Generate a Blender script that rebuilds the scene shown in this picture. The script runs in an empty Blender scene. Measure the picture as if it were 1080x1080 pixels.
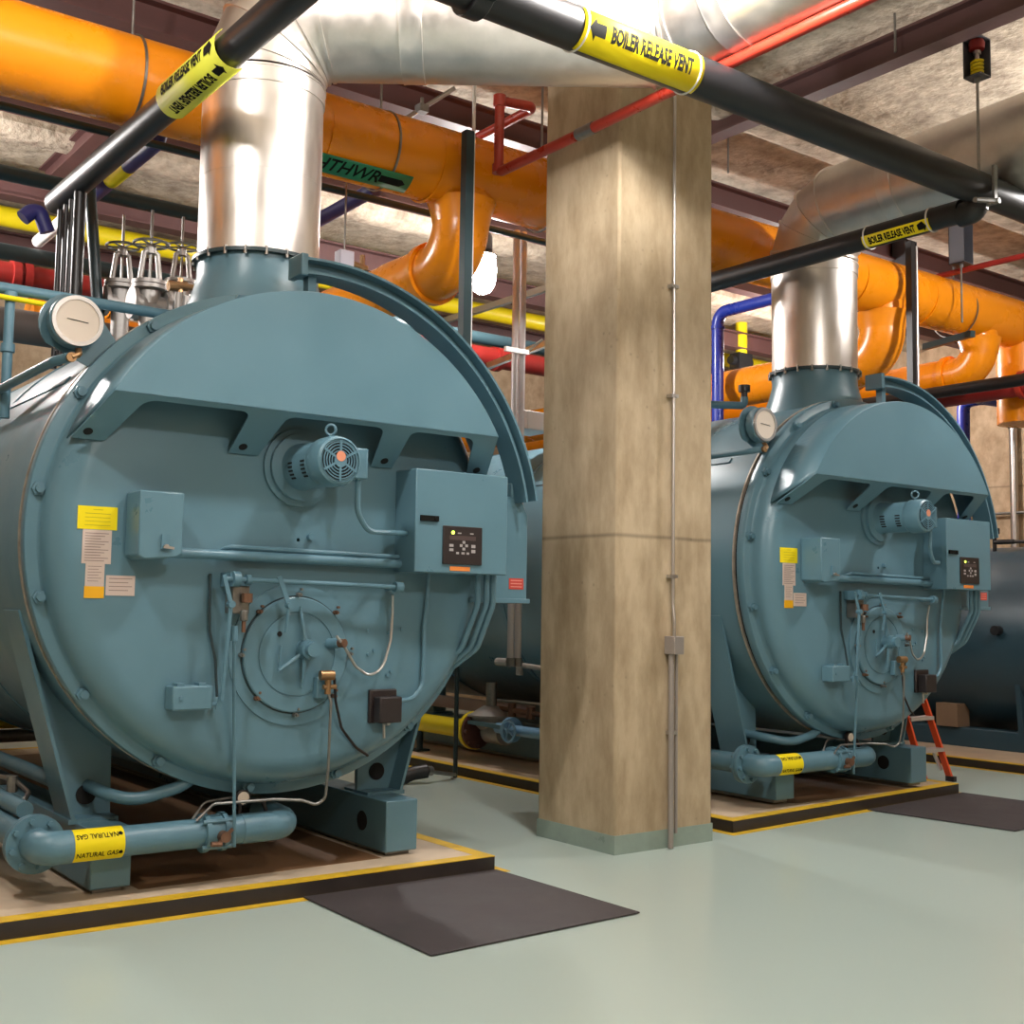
import bpy, bmesh, math, random
from mathutils import Vector, Matrix
random.seed(7)
V = Vector
PI = math.pi
SC = bpy.context.scene
COL = SC.collection

# ------------------------------------------------------------------ camera
FPX = 1262.9
YAW, PITCH, ROLL, EYE = math.radians(37.012), math.radians(4.692), math.radians(.854), 1.6
fw = V((math.sin(YAW)*math.cos(PITCH), math.cos(YAW)*math.cos(PITCH), math.sin(PITCH)))
r0 = V((math.cos(YAW), -math.sin(YAW), 0)); u0 = r0.cross(fw)
RT = r0*math.cos(ROLL)+u0*math.sin(ROLL); UP = -r0*math.sin(ROLL)+u0*math.cos(ROLL)
CAM = V((0, 0, EYE))

def pt(px, py, x=None, y=None, z=None):
    """world point seen at a photo pixel, on the plane x=, y= or z="""
    d = RT*((px-540)/FPX)-UP*((py-540)/FPX)+fw
    if z is not None: t = (z-CAM.z)/d.z
    elif y is not None: t = (y-CAM.y)/d.y
    else: t = (x-CAM.x)/d.x
    return CAM+d*t

cd = bpy.data.cameras.new('camera'); cam = bpy.data.objects.new('camera', cd); COL.objects.link(cam)
M = Matrix((RT, UP, -fw)).transposed().to_4x4(); M.translation = CAM
cam.matrix_world = M
cd.sensor_width = 36; cd.lens = FPX/1080*36; cd.clip_end = 100
SC.camera = cam

# ------------------------------------------------------------------ materials
MATS = {}
def mat(name, col, rough=.5, metal=0., bump=0., bscale=20., var=0., vscale=4., emit=None, estr=0., coat=0., stretch=None, spec=None):
    if name in MATS: return MATS[name]
    m = bpy.data.materials.new(name); m.use_nodes = True
    nt = m.node_tree; N = nt.nodes; L = nt.links
    b = N['Principled BSDF']
    c = [((v/255)/12.92 if v/255 <= .04045 else ((v/255+.055)/1.055)**2.4) for v in col]+[1]
    b.inputs['Base Color'].default_value = c
    b.inputs['Roughness'].default_value = rough
    b.inputs['Metallic'].default_value = metal
    if spec is not None: b.inputs['Specular IOR Level'].default_value = spec
    if coat: b.inputs['Coat Weight'].default_value = coat; b.inputs['Coat Roughness'].default_value = .12
    tc = N.new('ShaderNodeTexCoord'); src = tc.outputs['Object']
    if stretch:
        mp = N.new('ShaderNodeMapping'); mp.inputs['Scale'].default_value = stretch
        L.new(src, mp.inputs[0]); src = mp.outputs[0]
    if var:
        n = N.new('ShaderNodeTexNoise'); n.inputs['Scale'].default_value = vscale; n.inputs['Detail'].default_value = 7
        n.inputs['Roughness'].default_value = .62
        L.new(src, n.inputs['Vector'])
        r = N.new('ShaderNodeMapRange'); r.inputs[1].default_value = .3; r.inputs[2].default_value = .7
        r.inputs[3].default_value = 1-var; r.inputs[4].default_value = 1+var*.6
        L.new(n.outputs[0], r.inputs[0])
        mx = N.new('ShaderNodeMix'); mx.data_type = 'RGBA'; mx.blend_type = 'MULTIPLY'; mx.inputs[0].default_value = 1
        mx.inputs[6].default_value = c
        L.new(r.outputs[0], mx.inputs[7]); L.new(mx.outputs[2], b.inputs['Base Color'])
        rr = N.new('ShaderNodeMapRange'); rr.inputs[1].default_value = .3; rr.inputs[2].default_value = .7
        rr.inputs[3].default_value = max(.03, rough-.08); rr.inputs[4].default_value = min(1, rough+.1)
        L.new(n.outputs[0], rr.inputs[0]); L.new(rr.outputs[0], b.inputs['Roughness'])
    if bump:
        n2 = N.new('ShaderNodeTexNoise'); n2.inputs['Scale'].default_value = bscale; n2.inputs['Detail'].default_value = 5
        L.new(src, n2.inputs['Vector'])
        bp = N.new('ShaderNodeBump'); bp.inputs['Strength'].default_value = bump; bp.inputs['Distance'].default_value = .02
        L.new(n2.outputs[0], bp.inputs['Height']); L.new(bp.outputs[0], b.inputs['Normal'])
    if emit:
        b.inputs['Emission Color'].default_value = (*emit, 1); b.inputs['Emission Strength'].default_value = estr
    MATS[name] = m
    return m

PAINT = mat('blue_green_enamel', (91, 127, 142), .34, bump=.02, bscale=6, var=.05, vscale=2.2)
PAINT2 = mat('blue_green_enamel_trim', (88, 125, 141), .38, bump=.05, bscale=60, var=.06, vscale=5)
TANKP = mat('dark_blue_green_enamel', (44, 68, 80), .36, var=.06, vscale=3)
GALV = mat('galvanized_sheet', (228, 222, 216), .36, .93, bump=.012, bscale=5, var=.08, vscale=9, stretch=(1, 1, .25))
GALVD = mat('galvanized_elbow_sheet', (222, 215, 208), .4, .95, bump=.012, bscale=5, var=.1, vscale=7)
ZINC = mat('zinc_steel', (186, 182, 178), .35, .9)
STEEL = mat('worn_grey_steel', (140, 138, 134), .42, .85, var=.2, vscale=14)
CAST = mat('aluminium_painted_casting', (168, 164, 160), .5, .6, var=.15, vscale=20)
BRASS = mat('brass', (160, 126, 90), .4, .85)
COPPER = mat('dull_copper', (128, 96, 78), .5, .7)
ORANGE = mat('orange_enamel', (238, 142, 14), .26, bump=.004, bscale=2, var=.04, vscale=2)
BLACKP = mat('black_enamel', (30, 30, 32), .4)
DARKP = mat('dark_teal_enamel', (38, 58, 64), .4)
RED = mat('red_enamel', (172, 52, 36), .32, var=.08, vscale=8)
DRED = mat('dark_red_enamel', (140, 34, 30), .4, var=.1, vscale=8)
YEL = mat('yellow_enamel', (224, 202, 22), .38, var=.06)
YTAPE = mat('yellow_floor_tape', (218, 178, 40), .55, var=.22, vscale=9)
YLAB = mat('yellow_label_vinyl', (236, 214, 20), .6, spec=.25)
YLAB2 = mat('yellow_green_label_vinyl', (206, 206, 70), .6, spec=.25)
AMB = mat('amber_label_vinyl', (240, 176, 20), .45)
PAPER = mat('off_white_label_paper', (206, 186, 176), .6)
WHITE = mat('white_paint', (228, 224, 220), .5)
INK = mat('black_ink', (24, 24, 22), .8, spec=.1)
GREENL = mat('green_label_vinyl', (34, 122, 82), .45)
BLUE = mat('blue_enamel', (32, 52, 150), .3, var=.08, vscale=8)
NAVY = mat('navy_band_vinyl', (48, 48, 112), .45)
BROWN = mat('red_oxide_steel', (92, 62, 60), .55, bump=.05, bscale=30, var=.12, vscale=4)
RUBBER = mat('black_rubber_mat', (66, 60, 62), .62, bump=.15, bscale=160, var=.22, vscale=2.2)
PADC = mat('plywood_tan_pad_top', (200, 180, 156), .5, bump=.06, bscale=8, var=.22, vscale=2.5)
PADS = mat('black_pad_edge', (44, 38, 38), .5, bump=.1, bscale=12, var=.25, vscale=12)
FLOOR = mat('sage_epoxy_floor', (178, 194, 188), .28, bump=.02, bscale=1.5)
BASEB = mat('sage_epoxy_band', (142, 158, 148), .35, var=.12, vscale=6)
BLK = mat('black_plastic', (40, 32, 32), .45)
CHAR = mat('charcoal_box_paint', (72, 72, 78), .45)
CONDP = mat('grey_conduit', (196, 190, 192), .4, .3)
GREYB = mat('grey_conduit_box', (150, 142, 136), .45, .3)
DIAL = mat('white_dial', (236, 222, 208), .4)
DARK = mat('dark_void_paint', (14, 14, 15), .8)
CARD = mat('brown_cardboard', (120, 96, 74), .8, var=.1)
LORG = mat('orange_fibreglass', (216, 80, 40), .4)
ALU = mat('aluminium', (206, 200, 200), .35, .8)
GLASS = mat('lamp_refractor', (255, 244, 228), .4, emit=(1, .96, .925), estr=330)
LED = mat('green_led', (200, 255, 60), .4, emit=(.7, 1, .1), estr=3)
GREYL = mat('grey_keypad_print', (170, 165, 165), .5)
ORL = mat('orange_label_vinyl', (226, 132, 60), .5)
REDL = mat('red_label_vinyl', (196, 66, 56), .5)

def concrete(name, col, dark, formlines=None, stain=.5, bump=.25, bscale=18, rough=.75, vert=.35):
    m = bpy.data.materials.new(name); m.use_nodes = True
    nt = m.node_tree; N = nt.nodes; L = nt.links; b = N['Principled BSDF']
    lin = lambda c: [((v/255)/12.92 if v/255 <= .04045 else ((v/255+.055)/1.055)**2.4) for v in c]+[1]
    tc = N.new('ShaderNodeTexCoord')
    mp = N.new('ShaderNodeMapping'); mp.inputs['Scale'].default_value = (1, 1, vert); L.new(tc.outputs['Object'], mp.inputs[0])
    a = N.new('ShaderNodeTexNoise'); a.inputs['Scale'].default_value = 5; a.inputs['Detail'].default_value = 9; a.inputs['Roughness'].default_value = .65
    L.new(mp.outputs[0], a.inputs['Vector'])
    rp = N.new('ShaderNodeValToRGB'); rp.color_ramp.elements[0].position = .32; rp.color_ramp.elements[1].position = .62
    rp.color_ramp.elements[0].color = lin(dark); rp.color_ramp.elements[1].color = lin(col)
    L.new(a.outputs[0], rp.inputs[0])
    out = rp.outputs[0]
    v = N.new('ShaderNodeTexVoronoi'); v.inputs['Scale'].default_value = 11; L.new(tc.outputs['Object'], v.inputs['Vector'])
    pr = N.new('ShaderNodeMapRange'); pr.inputs[1].default_value = .05; pr.inputs[2].default_value = .16; pr.inputs[3].default_value = 1-stain; pr.inputs[4].default_value = 1
    L.new(v.outputs['Distance'], pr.inputs[0])
    n3 = N.new('ShaderNodeTexNoise'); n3.inputs['Scale'].default_value = 1.7; n3.inputs['Detail'].default_value = 3; L.new(tc.outputs['Object'], n3.inputs['Vector'])
    gt = N.new('ShaderNodeMapRange'); gt.inputs[1].default_value = .52; gt.inputs[2].default_value = .62; L.new(n3.outputs[0], gt.inputs[0])
    mxp = N.new('ShaderNodeMix'); mxp.inputs[2].default_value = 1; L.new(gt.outputs[0], mxp.inputs[0]); L.new(pr.outputs[0], mxp.inputs[3])
    mx = N.new('ShaderNodeMix'); mx.data_type = 'RGBA'; mx.blend_type = 'MULTIPLY'; mx.inputs[0].default_value = 1
    L.new(out, mx.inputs[6]); L.new(mxp.outputs[0], mx.inputs[7]); out = mx.outputs[2]
    if formlines:
        sp = N.new('ShaderNodeSeparateXYZ'); L.new(tc.outputs['Object'], sp.inputs[0])
        wob = N.new('ShaderNodeMath'); wob.operation = 'MULTIPLY_ADD'; wob.inputs[1].default_value = .03; L.new(n3.outputs[0], wob.inputs[0]); L.new(sp.outputs[2], wob.inputs[2])
        for zl in formlines:
            d = N.new('ShaderNodeMath'); d.operation = 'SUBTRACT'; L.new(wob.outputs[0], d.inputs[0]); d.inputs[1].default_value = zl+.015
            ab = N.new('ShaderNodeMath'); ab.operation = 'ABSOLUTE'; L.new(d.outputs[0], ab.inputs[0])
            mr = N.new('ShaderNodeMapRange'); mr.inputs[1].default_value = .003; mr.inputs[2].default_value = .02; mr.inputs[3].default_value = .6; mr.inputs[4].default_value = 1
            L.new(ab.outputs[0], mr.inputs[0])
            m2 = N.new('ShaderNodeMix'); m2.data_type = 'RGBA'; m2.blend_type = 'MULTIPLY'; m2.inputs[0].default_value = 1
            L.new(out, m2.inputs[6]); L.new(mr.outputs[0], m2.inputs[7]); out = m2.outputs[2]
    L.new(out, b.inputs['Base Color']); b.inputs['Roughness'].default_value = rough
    n2 = N.new('ShaderNodeTexNoise'); n2.inputs['Scale'].default_value = bscale; n2.inputs['Detail'].default_value = 8
    L.new(tc.outputs['Object'], n2.inputs['Vector'])
    bp = N.new('ShaderNodeBump'); bp.inputs['Strength'].default_value = bump; bp.inputs['Distance'].default_value = .03
    L.new(n2.outputs[0], bp.inputs['Height']); L.new(bp.outputs[0], b.inputs['Normal'])
    return m
CONC = concrete('board_marked_concrete', (187, 168, 139), (153, 133, 104), formlines=(2.12,), stain=.3, bump=.12, bscale=9)
WALLC = concrete('wall_concrete', (196, 172, 142), (160, 136, 106), formlines=(1.2, 3.6), stain=.25, bump=.1, vert=.8)
SPRAY = concrete('sprayed_fireproofing', (198, 184, 164), (140, 126, 110), stain=.35, bump=1.0, bscale=14, rough=.95, vert=1)

# ------------------------------------------------------------------ mesh builder
def frame(d):
    d = d.normalized(); a = V((0, 0, 1)) if abs(d.z) < .95 else V((0, 1, 0))
    x = a.cross(d).normalized(); return x, d.cross(x)

class MB:
    def __init__(s): s.v = []; s.f = []
    def add(s, vs, fs):
        o = len(s.v); s.v += [V(v) for v in vs]; s.f += [tuple(i+o for i in f) for f in fs]; return s
    def box(s, a, b):
        (x0, x1), (y0, y1), (z0, z1) = [sorted((a[i], b[i])) for i in range(3)]
        return s.add([(x0, y0, z0), (x1, y0, z0), (x1, y1, z0), (x0, y1, z0), (x0, y0, z1), (x1, y0, z1), (x1, y1, z1), (x0, y1, z1)],
                     [(0, 3, 2, 1), (4, 5, 6, 7), (0, 1, 5, 4), (1, 2, 6, 5), (2, 3, 7, 6), (3, 0, 4, 7)])
    def bar(s, p, q, w, h, up=(0, 0, 1)):
        p, q, up = V(p), V(q), V(up); d = (q-p).normalized(); x = d.cross(up).normalized()*(w/2); y = x.cross(d).normalized()*(h/2)
        c = [p-x-y, p+x-y, p+x+y, p-x+y, q-x-y, q+x-y, q+x+y, q-x+y]
        return s.add(c, [(0, 1, 2, 3), (7, 6, 5, 4), (0, 4, 5, 1), (1, 5, 6, 2), (2, 6, 7, 3), (3, 7, 4, 0)])
    def cyl(s, p, q, r, r2=None, n=24): return s.tube([p, q], r, n, r2=r2)
    def tube(s, pts, r, n=12, bend=0, seg=6, caps=True, r2=None):
        P = [V(p) for p in pts]
        P = [p for i, p in enumerate(P) if i == 0 or (p-P[i-1]).length > 1e-5]
        if bend and len(P) > 2:
            out = [P[0]]
            for i in range(1, len(P)-1):
                a, b, c = P[i-1], P[i], P[i+1]
                d1, d2 = (a-b), (c-b); l1, l2 = d1.length, d2.length; d1.normalize(); d2.normalize()
                ang = d1.angle(d2)
                if ang > PI-.02: out.append(b); continue
                t = min(bend/math.tan(ang/2), l1*.49, l2*.49); rr = t*math.tan(ang/2)
                bis = (d1+d2).normalized(); cen = b+bis*(rr/math.sin(ang/2))
                s0 = b+d1*t-cen; e0 = b+d2*t-cen; sw = s0.angle(e0); ax = s0.cross(e0).normalized()
                for k in range(seg+1): out.append(cen+Matrix.Rotation(sw*k/seg, 3, ax) @ s0)
            out.append(P[-1]); P = out
        N = len(P); T = []
        for i in range(N):
            a = P[max(i-1, 0)]; b = P[min(i+1, N-1)]
            if 0 < i < N-1: T.append(((P[i]-a).normalized()+(b-P[i]).normalized()).normalized())
            else: T.append((b-a).normalized())
        x, y = frame(T[0]); o = len(s.v)
        for i in range(N):
            if i:
                ax = T[i-1].cross(T[i])
                if ax.length > 1e-6:
                    R = Matrix.Rotation(T[i-1].angle(T[i]), 3, ax.normalized()); x = R @ x; y = R @ y
            k = r if r2 is None else r+(r2-r)*i/(N-1)
            s.v += [P[i]+x*(k*math.cos(2*PI*j/n))+y*(k*math.sin(2*PI*j/n)) for j in range(n)]
        for i in range(N-1):
            for j in range(n):
                s.f.append((o+i*n+j, o+i*n+(j+1) % n, o+(i+1)*n+(j+1) % n, o+(i+1)*n+j))
        if caps: s.f.append(tuple(o+j for j in reversed(range(n)))); s.f.append(tuple(o+(N-1)*n+j for j in range(n)))
        return s
    def lathe(s, prof, c, ax, n=48, a0=0, a1=2*PI, xdir=None):
        """prof = [(radius, distance along axis)]"""
        c, ax = V(c), V(ax).normalized()
        x, y = frame(ax)
        if xdir: x = V(xdir); y = ax.cross(x)
        full = abs(a1-a0-2*PI) < 1e-6; m = n if full else n+1; o = len(s.v)
        for r, h in prof:
            for j in range(m):
                a = a0+(a1-a0)*j/n
                s.v.append(c+ax*h+x*(r*math.cos(a))+y*(r*math.sin(a)))
        for i in range(len(prof)-1):
            for j in range(n):
                k = (j+1) % m
                s.f.append((o+i*m+j, o+i*m+k, o+(i+1)*m+k, o+(i+1)*m+j))
        return s
    def ring(s, c, ax, ro, ri, h, n=32):
        return s.lathe([(ri, 0), (ro, 0), (ro, h), (ri, h), (ri, 0)], c, ax, n)
    def prism(s, poly, fn, d0, d1):
        """poly 2-D outline, fn(u, v, d) -> point"""
        n = len(poly)
        return s.add([fn(u, v, d0) for u, v in poly]+[fn(u, v, d1) for u, v in poly],
                     [tuple(range(n)), tuple(reversed(range(n, 2*n)))]+[(i, i+n, (i+1) % n+n, (i+1) % n) for i in range(n)])
    def build(s, name, m, parent=None, off=None, bevel=0, angle=35, solid=0, fixn=True):
        me = bpy.data.meshes.new(name)
        off = V(off) if off is not None else V((0, 0, 0))
        me.from_pydata([v-off for v in s.v], [], s.f)
        if fixn:
            bm = bmesh.new(); bm.from_mesh(me); bmesh.ops.recalc_face_normals(bm, faces=bm.faces[:]); bm.to_mesh(me); bm.free()
        me.materials.append(m)
        me.polygons.foreach_set('use_smooth', [True]*len(me.polygons)); me.set_sharp_from_angle(angle=math.radians(angle))
        o = bpy.data.objects.new(name, me); COL.objects.link(o)
        if parent is not None: o.parent = parent
        elif off.length: o.location = off
        if solid: md = o.modifiers.new('thickness', 'SOLIDIFY'); md.thickness = solid; md.offset = 0
        if bevel:
            md = o.modifiers.new('soft_edges', 'BEVEL'); md.width = bevel; md.segments = 2; md.limit_method = 'ANGLE'; md.angle_limit = math.radians(40)
        return o

def tag(o, label=None, cat=None, group=None, kind=None):
    if label: o['label'] = label
    if cat: o['category'] = cat
    if group: o['group'] = group
    if kind: o['kind'] = kind
    return o
def empty(name, loc, label=None, cat=None, group=None, rz=0):
    o = bpy.data.objects.new(name, None); COL.objects.link(o); o.location = loc; o.rotation_euler[2] = rz; o.empty_display_size = .1
    return tag(o, label, cat, group)
def kids(o): return [c for c in bpy.data.objects if c.parent == o]
def copy_tree(o, parent=None):
    c = o.copy(); COL.objects.link(c); c.parent = parent
    for k in kids(o): copy_tree(k, c)
    return c

_tc = {}
def text_geo(txt, size, bold=.014):
    """outline letters as flat geometry, x along the line, y up, centred"""
    cu = bpy.data.curves.new('t', 'FONT'); cu.body = txt; cu.size = size; cu.align_x = 'CENTER'; cu.align_y = 'CENTER'; cu.resolution_u = 2; cu.offset = bold*size
    ob = bpy.data.objects.new('t', cu); COL.objects.link(ob)
    dg = bpy.context.evaluated_depsgraph_get(); me = bpy.data.meshes.new_from_object(ob.evaluated_get(dg))
    bm = bmesh.new(); bm.from_mesh(me)
    bmesh.ops.triangulate(bm, faces=bm.faces[:])
    for _ in range(2):
        L = [e for e in bm.edges if e.calc_length() > size*.22]
        if L: bmesh.ops.subdivide_edges(bm, edges=L, cuts=1); bmesh.ops.triangulate(bm, faces=bm.faces[:])
    vs = [v.co.copy() for v in bm.verts]; bm.verts.index_update(); fs = [tuple(v.index for v in f.verts) for f in bm.faces]
    bm.free(); bpy.data.meshes.remove(me); bpy.data.objects.remove(ob); bpy.data.curves.remove(cu)
    return vs, fs
def text_into(mb, txt, size, fn, sx=1.0, bold=0.0):
    vs, fs = text_geo(txt, size, bold or .014); return mb.add([fn(v.x*sx, v.y) for v in vs], fs)
def arrow_poly(L, H): return [(-L/2, -H*.27), (L*.1, -H*.27), (L*.1, -H/2), (L/2, 0), (L*.1, H/2), (L*.1, H*.27), (-L/2, H*.27)]
def poly_into(mb, poly, fn, n=1):
    bm = bmesh.new(); vs = [bm.verts.new((u, v, 0)) for u, v in poly]; bm.faces.new(vs)
    bmesh.ops.triangulate(bm, faces=bm.faces[:])
    for _ in range(2): bmesh.ops.subdivide_edges(bm, edges=bm.edges[:], cuts=1); bmesh.ops.triangulate(bm, faces=bm.faces[:])
    bm.verts.index_update(); a = [fn(v.co.x, v.co.y) for v in bm.verts]; f = [tuple(v.index for v in q.verts) for q in bm.faces]; bm.free()
    return mb.add(a, f)
def wrap(c, ax, r, a_mid, flip=1):
    """map flat (u along pipe, v around) onto a pipe: a_mid is the direction the middle faces"""
    c, ax = V(c), V(ax).normalized(); m = V(a_mid); m = (m-ax*m.dot(ax)).normalized(); t = m.cross(ax)
    def fn(u, v, rr=r):
        a = v/r
        return c+ax*u+m*(rr*math.cos(a))+t*(rr*math.sin(a))
    return fn

# ================================================================== SETTING
XW0, XW1, YW0, YW1, HC = -6.0, 17.0, -4.0, 16.5, 6.1
def struct(name, mb, m, **k): return tag(mb.build(name, m, **k), kind='structure')
struct('floor', MB().box((XW0, YW0, -.1), (XW1, YW1, 0)), FLOOR)
struct('ceiling', MB().box((XW0, YW0, HC), (XW1, YW1, HC+.2)), SPRAY)
struct('wall_left', MB().box((XW0-.2, YW0, 0), (XW0, YW1, HC)), WALLC)
struct('wall_right', MB().box((XW1, YW0, 0), (XW1+.2, YW1, HC)), WALLC)
struct('wall_back', MB().box((XW0, YW1, 0), (XW1, YW1+.2, HC)), WALLC)
struct('wall_front', MB().box((XW0, YW0-.2, 0), (XW1, YW0, HC)), WALLC)

# sprayed concrete down-stand beams across the ceiling
for yb in (7.0, 9.4, 11.5):
    pr = []
    for k in range(9):
        a = PI*k/8; pr.append((yb+.24*math.cos(a), HC+.01-.2*math.sin(a)**.6))
    struct('trim_%d' % (1+int(yb*2 % 7)), MB().prism(pr, lambda u, v, d: V((d, u, v)), XW0, XW1), SPRAY)

# steel beams (I sections)
def ibeam(name, p, q, w, h, label):
    mb = MB(); up = V((0, 0, h/2-.012))
    p, q = V(p), V(q)
    mb.bar(p+up, q+up, w, .022).bar(p-up, q-up, w, .022).bar(p, q, .02, h-.03)
    o = mb.build(name, BROWN, off=(p+q)/2); tag(o, label, 'beam', 'steel beams under the ceiling')
    return o
ibeam('steel_beam', (XW0+.05, 8.34, 5.86), (XW1-.05, 8.34, 5.86), .18, .24, 'brown steel beam just above and behind the big orange pipe')
ibeam('steel_beam', (XW0+.05, 10.4, 5.86), (XW1-.05, 10.4, 5.86), .18, .22, 'brown steel beam seen low behind the big orange pipe')
ibeam('steel_beam', (XW0+.05, 12.5, 5.8), (XW1-.05, 12.5, 5.8), .2, .26, 'brown steel beam far behind the handwheel valves')
ibeam('steel_beam', (XW0+.05, 14.6, 5.8), (XW1-.05, 14.6, 5.8), .2, .26, 'farthest brown steel beam near the back wall')
ibeam('steel_beam', (7.56, YW0+.05, 5.88), (7.56, 8.2, 5.88), .16, .22, 'brown steel beam running towards the camera above the right black vent')
ibeam('steel_beam', (3.3, 10.55, 5.88), (3.3, 12.3, 5.88), .14, .2, 'short brown steel beam between two cross beams at upper left')

# column
cl = tag(MB().box((5.41, 6.0, 0), (6.33, 6.82, HC)).build('column', CONC, off=(5.87, 6.41, 0), bevel=.02), kind='structure')
cb = MB()
cb.box((5.406, 5.996, 0), (6.334, 6.824, .125)).build('column_base_band', BASEB, cl, off=(5.87, 6.41, 0))

# ------------------------------------------------------------------ pads, tape, mats
PLY = mat('brown_plywood', (122, 88, 58), .5, var=.2, vscale=3, stretch=(1, .3, 1))
def pad(poly, label, ply=None, zt=.085):
    c = V((sum(p[0] for p in poly)/4, sum(p[1] for p in poly)/4, 0))
    root = empty('equipment_pad', c, label, 'equipment pad', 'equipment pads')
    MB().prism(poly, lambda u, v, d: V((u, v, d)), 0, zt).build('pad_edge', PADS, root, off=c)
    def inset(k): return [tuple((V((*p, 0))+(c-V((*p, 0))).normalized()*0+V((k*math.copysign(1, c.x-p[0]), k*math.copysign(1, c.y-p[1]), 0)))[:2]) for p in poly]
    i0, i1, o1 = inset(.012), inset(.095), inset(-.07)
    MB().prism(i0, lambda u, v, d: V((u, v, d)), zt, zt+.004).build('pad_top', PADC, root, off=c)
    def loop(a, b, z0, z1):
        mb = MB()
        for i in range(4):
            j = (i+1) % 4; q = [a[i], a[j], b[j], b[i]]
            mb.prism(q, lambda u, v, d: V((u, v, d)), z0, z1)
        return mb
    if ply:
        MB().box((ply[0], poly[0][1]+.28, zt+.0035), (ply[1], 12.6, zt+.0048)).build('plywood_sheet', PLY, root, off=c)
    loop(inset(-.002), i1, zt+.0005, zt+.0055).build('edge_stripe', YTAPE, root, off=c)
    loop(inset(-.001), o1, .0005, .003).build('floor_stripe', YTAPE, root, off=c)
    return root
pad([(1.2, 6.10), (4.475, 6.06), (4.475, 13.2), (1.2, 13.2)], 'low black edged pad with yellow stripes under the nearer left boiler', (2.36, 3.86))
pad([(6.68, 6.12), (9.93, 6.36), (9.93, 13.2), (6.67, 13.2)], 'low black edged pad with yellow stripes under the boiler behind the column', (7.72, 9.22))
pad([(11.75, 6.0), (15.4, 6.0), (15.4, 13.2), (11.7, 13.2)], 'low yellow edged pad under the dark tank at the right')
pad([(-3.9, 6.1), (-.4, 6.1), (-.4, 13.2), (-3.9, 13.2)], 'low yellow edged pad seen far left behind the left saddle')
for poly, lab in (([(3.17, 6.06), (3.14, 4.735), (4.495, 4.78), (4.478, 6.045)], 'dark rubber mat on the floor in front of the nearer left boiler'),
                  ([(8.40, 6.22), (8.535, 5.0), (10.02, 5.1), (9.955, 6.34)], 'dark rubber mat on the floor in front of the right boiler')):
    c = V((sum(p[0] for p in poly)/4, sum(p[1] for p in poly)/4, 0))
    tag(MB().prism(poly, lambda u, v, d: V((u, v, d)), .004, .012).build('rubber_mat', RUBBER, off=c, bevel=.002), lab, 'mat', 'rubber floor mats')

# ================================================================== BOILER (built round its own origin: front flange plane y=0, axis z=1.98)
ZC = 1.98; BX, BY = 3.12, 6.45
def B(px, py, d):
    q = pt(px, py, y=BY-d); return V((q.x-BX, -d, q.z))
boiler = empty('boiler', (BX, BY, 0), 'blue green fire tube boiler nearest the camera at the left', 'boiler', 'blue green boilers')
AX = V((0, 1, 0)); CT = V((0, 0, ZC))
def bp(mb, name, m=PAINT, parent=boiler, **k): return mb.build(name, m, parent, **k)
# shell and its bands
bp(MB().lathe([(1.30, .01), (1.425, .012), (1.425, 6.4), (1.36, 6.5), (.6, 6.62), (0.01, 6.64)], CT, AX, 96), 'shell')
for yb in (1.5, 3.1, 4.7):
    bp(MB().lathe([(1.425, yb-.03), (1.434, yb-.028), (1.434, yb+.028), (1.425, yb+.03)], CT, AX, 96), 'shell_band', PAINT2)
bp(MB().ring(CT+V((0, -.004, 0)), AX, 1.442, 1.3, .014, 96), 'lagging_edge_trim', mat('worn_bare_trim', (176, 166, 152), .45, .5, var=.3, vscale=12))
bp(MB().ring(CT+V((0, -.032, 0)), AX, 1.418, 1.2, .03, 96), 'gasket', DARK)
# dished front door
prof = [(1.2, -.03), (1.436, -.032), (1.44, -.036), (1.44, -.105), (1.436, -.11), (1.385, -.112), (1.378, -.118), (1.372, -.15)]
for k in range(9):
    a = PI/2*k/8; prof.append((1.212+.16*math.cos(a), -.15-.15*math.sin(a)))
prof += [(.8, -.3), (.01, -.3)]
bp(MB().lathe(prof, CT, AX, 128), 'front_door', angle=50)
# door bolts round the flange
for k in range(16):
    a = math.radians(12+22.8*k)
    if a > math.radians(354): continue
    c = CT+V((1.40*math.cos(a), -.105, 1.40*math.sin(a)))
    mb = MB().cyl(c, c+V((0, -.03, 0)), .036, n=6).cyl(c+V((0, -.03, 0)), c+V((0, -.055, 0)), .022, n=12)
    mb.box(c+V((-.028, -.008, -.028)), c+V((.028, .0, .028)))
    bp(mb, 'door_bolt', PAINT2)
# hood
R1, D1, W1 = 1.355, .6, .675
a0 = math.asin(W1/R1); A = [a0+(PI-2*a0)*k/60 for k in range(61)]
front = [V((R1*math.cos(a), -D1, ZC+R1*math.sin(a))) for a in A]
b0 = math.asin(.46/1.372)
back = [V((1.372*math.cos(b), -.25, ZC+1.372*math.sin(b))) for b in [b0+(PI-2*b0)*k/60 for k in range(61)]]
mb = MB().add(front, [tuple(range(61))])
mb.add(front+back, [(i, i+1, i+62, i+61) for i in range(60)])   # rim is a sheet of its own
def lipf(u, v, d=0): # v 0 front edge .. 1 at the door face
    return V((u*(1.1747+.118*v), -(D1-.285*v), ZC+W1-.215*v))
def notch(ua, ub, vt=.1, r=.05):  # cut from the bottom edge upward, with rounded inner corners and flared legs
    fl = .02
    p = [(ua-fl, 1)]
    for k in range(5):
        a = PI-PI/2*k/4; p.append((ua+r+r*math.cos(a), vt+.14-.14*math.sin(a)))
    for k in range(5):
        a = PI/2-PI/2*k/4; p.append((ub-r+r*math.cos(a), vt+.14-.14*math.sin(a)))
    p.append((ub+fl, 1)); return p
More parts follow.
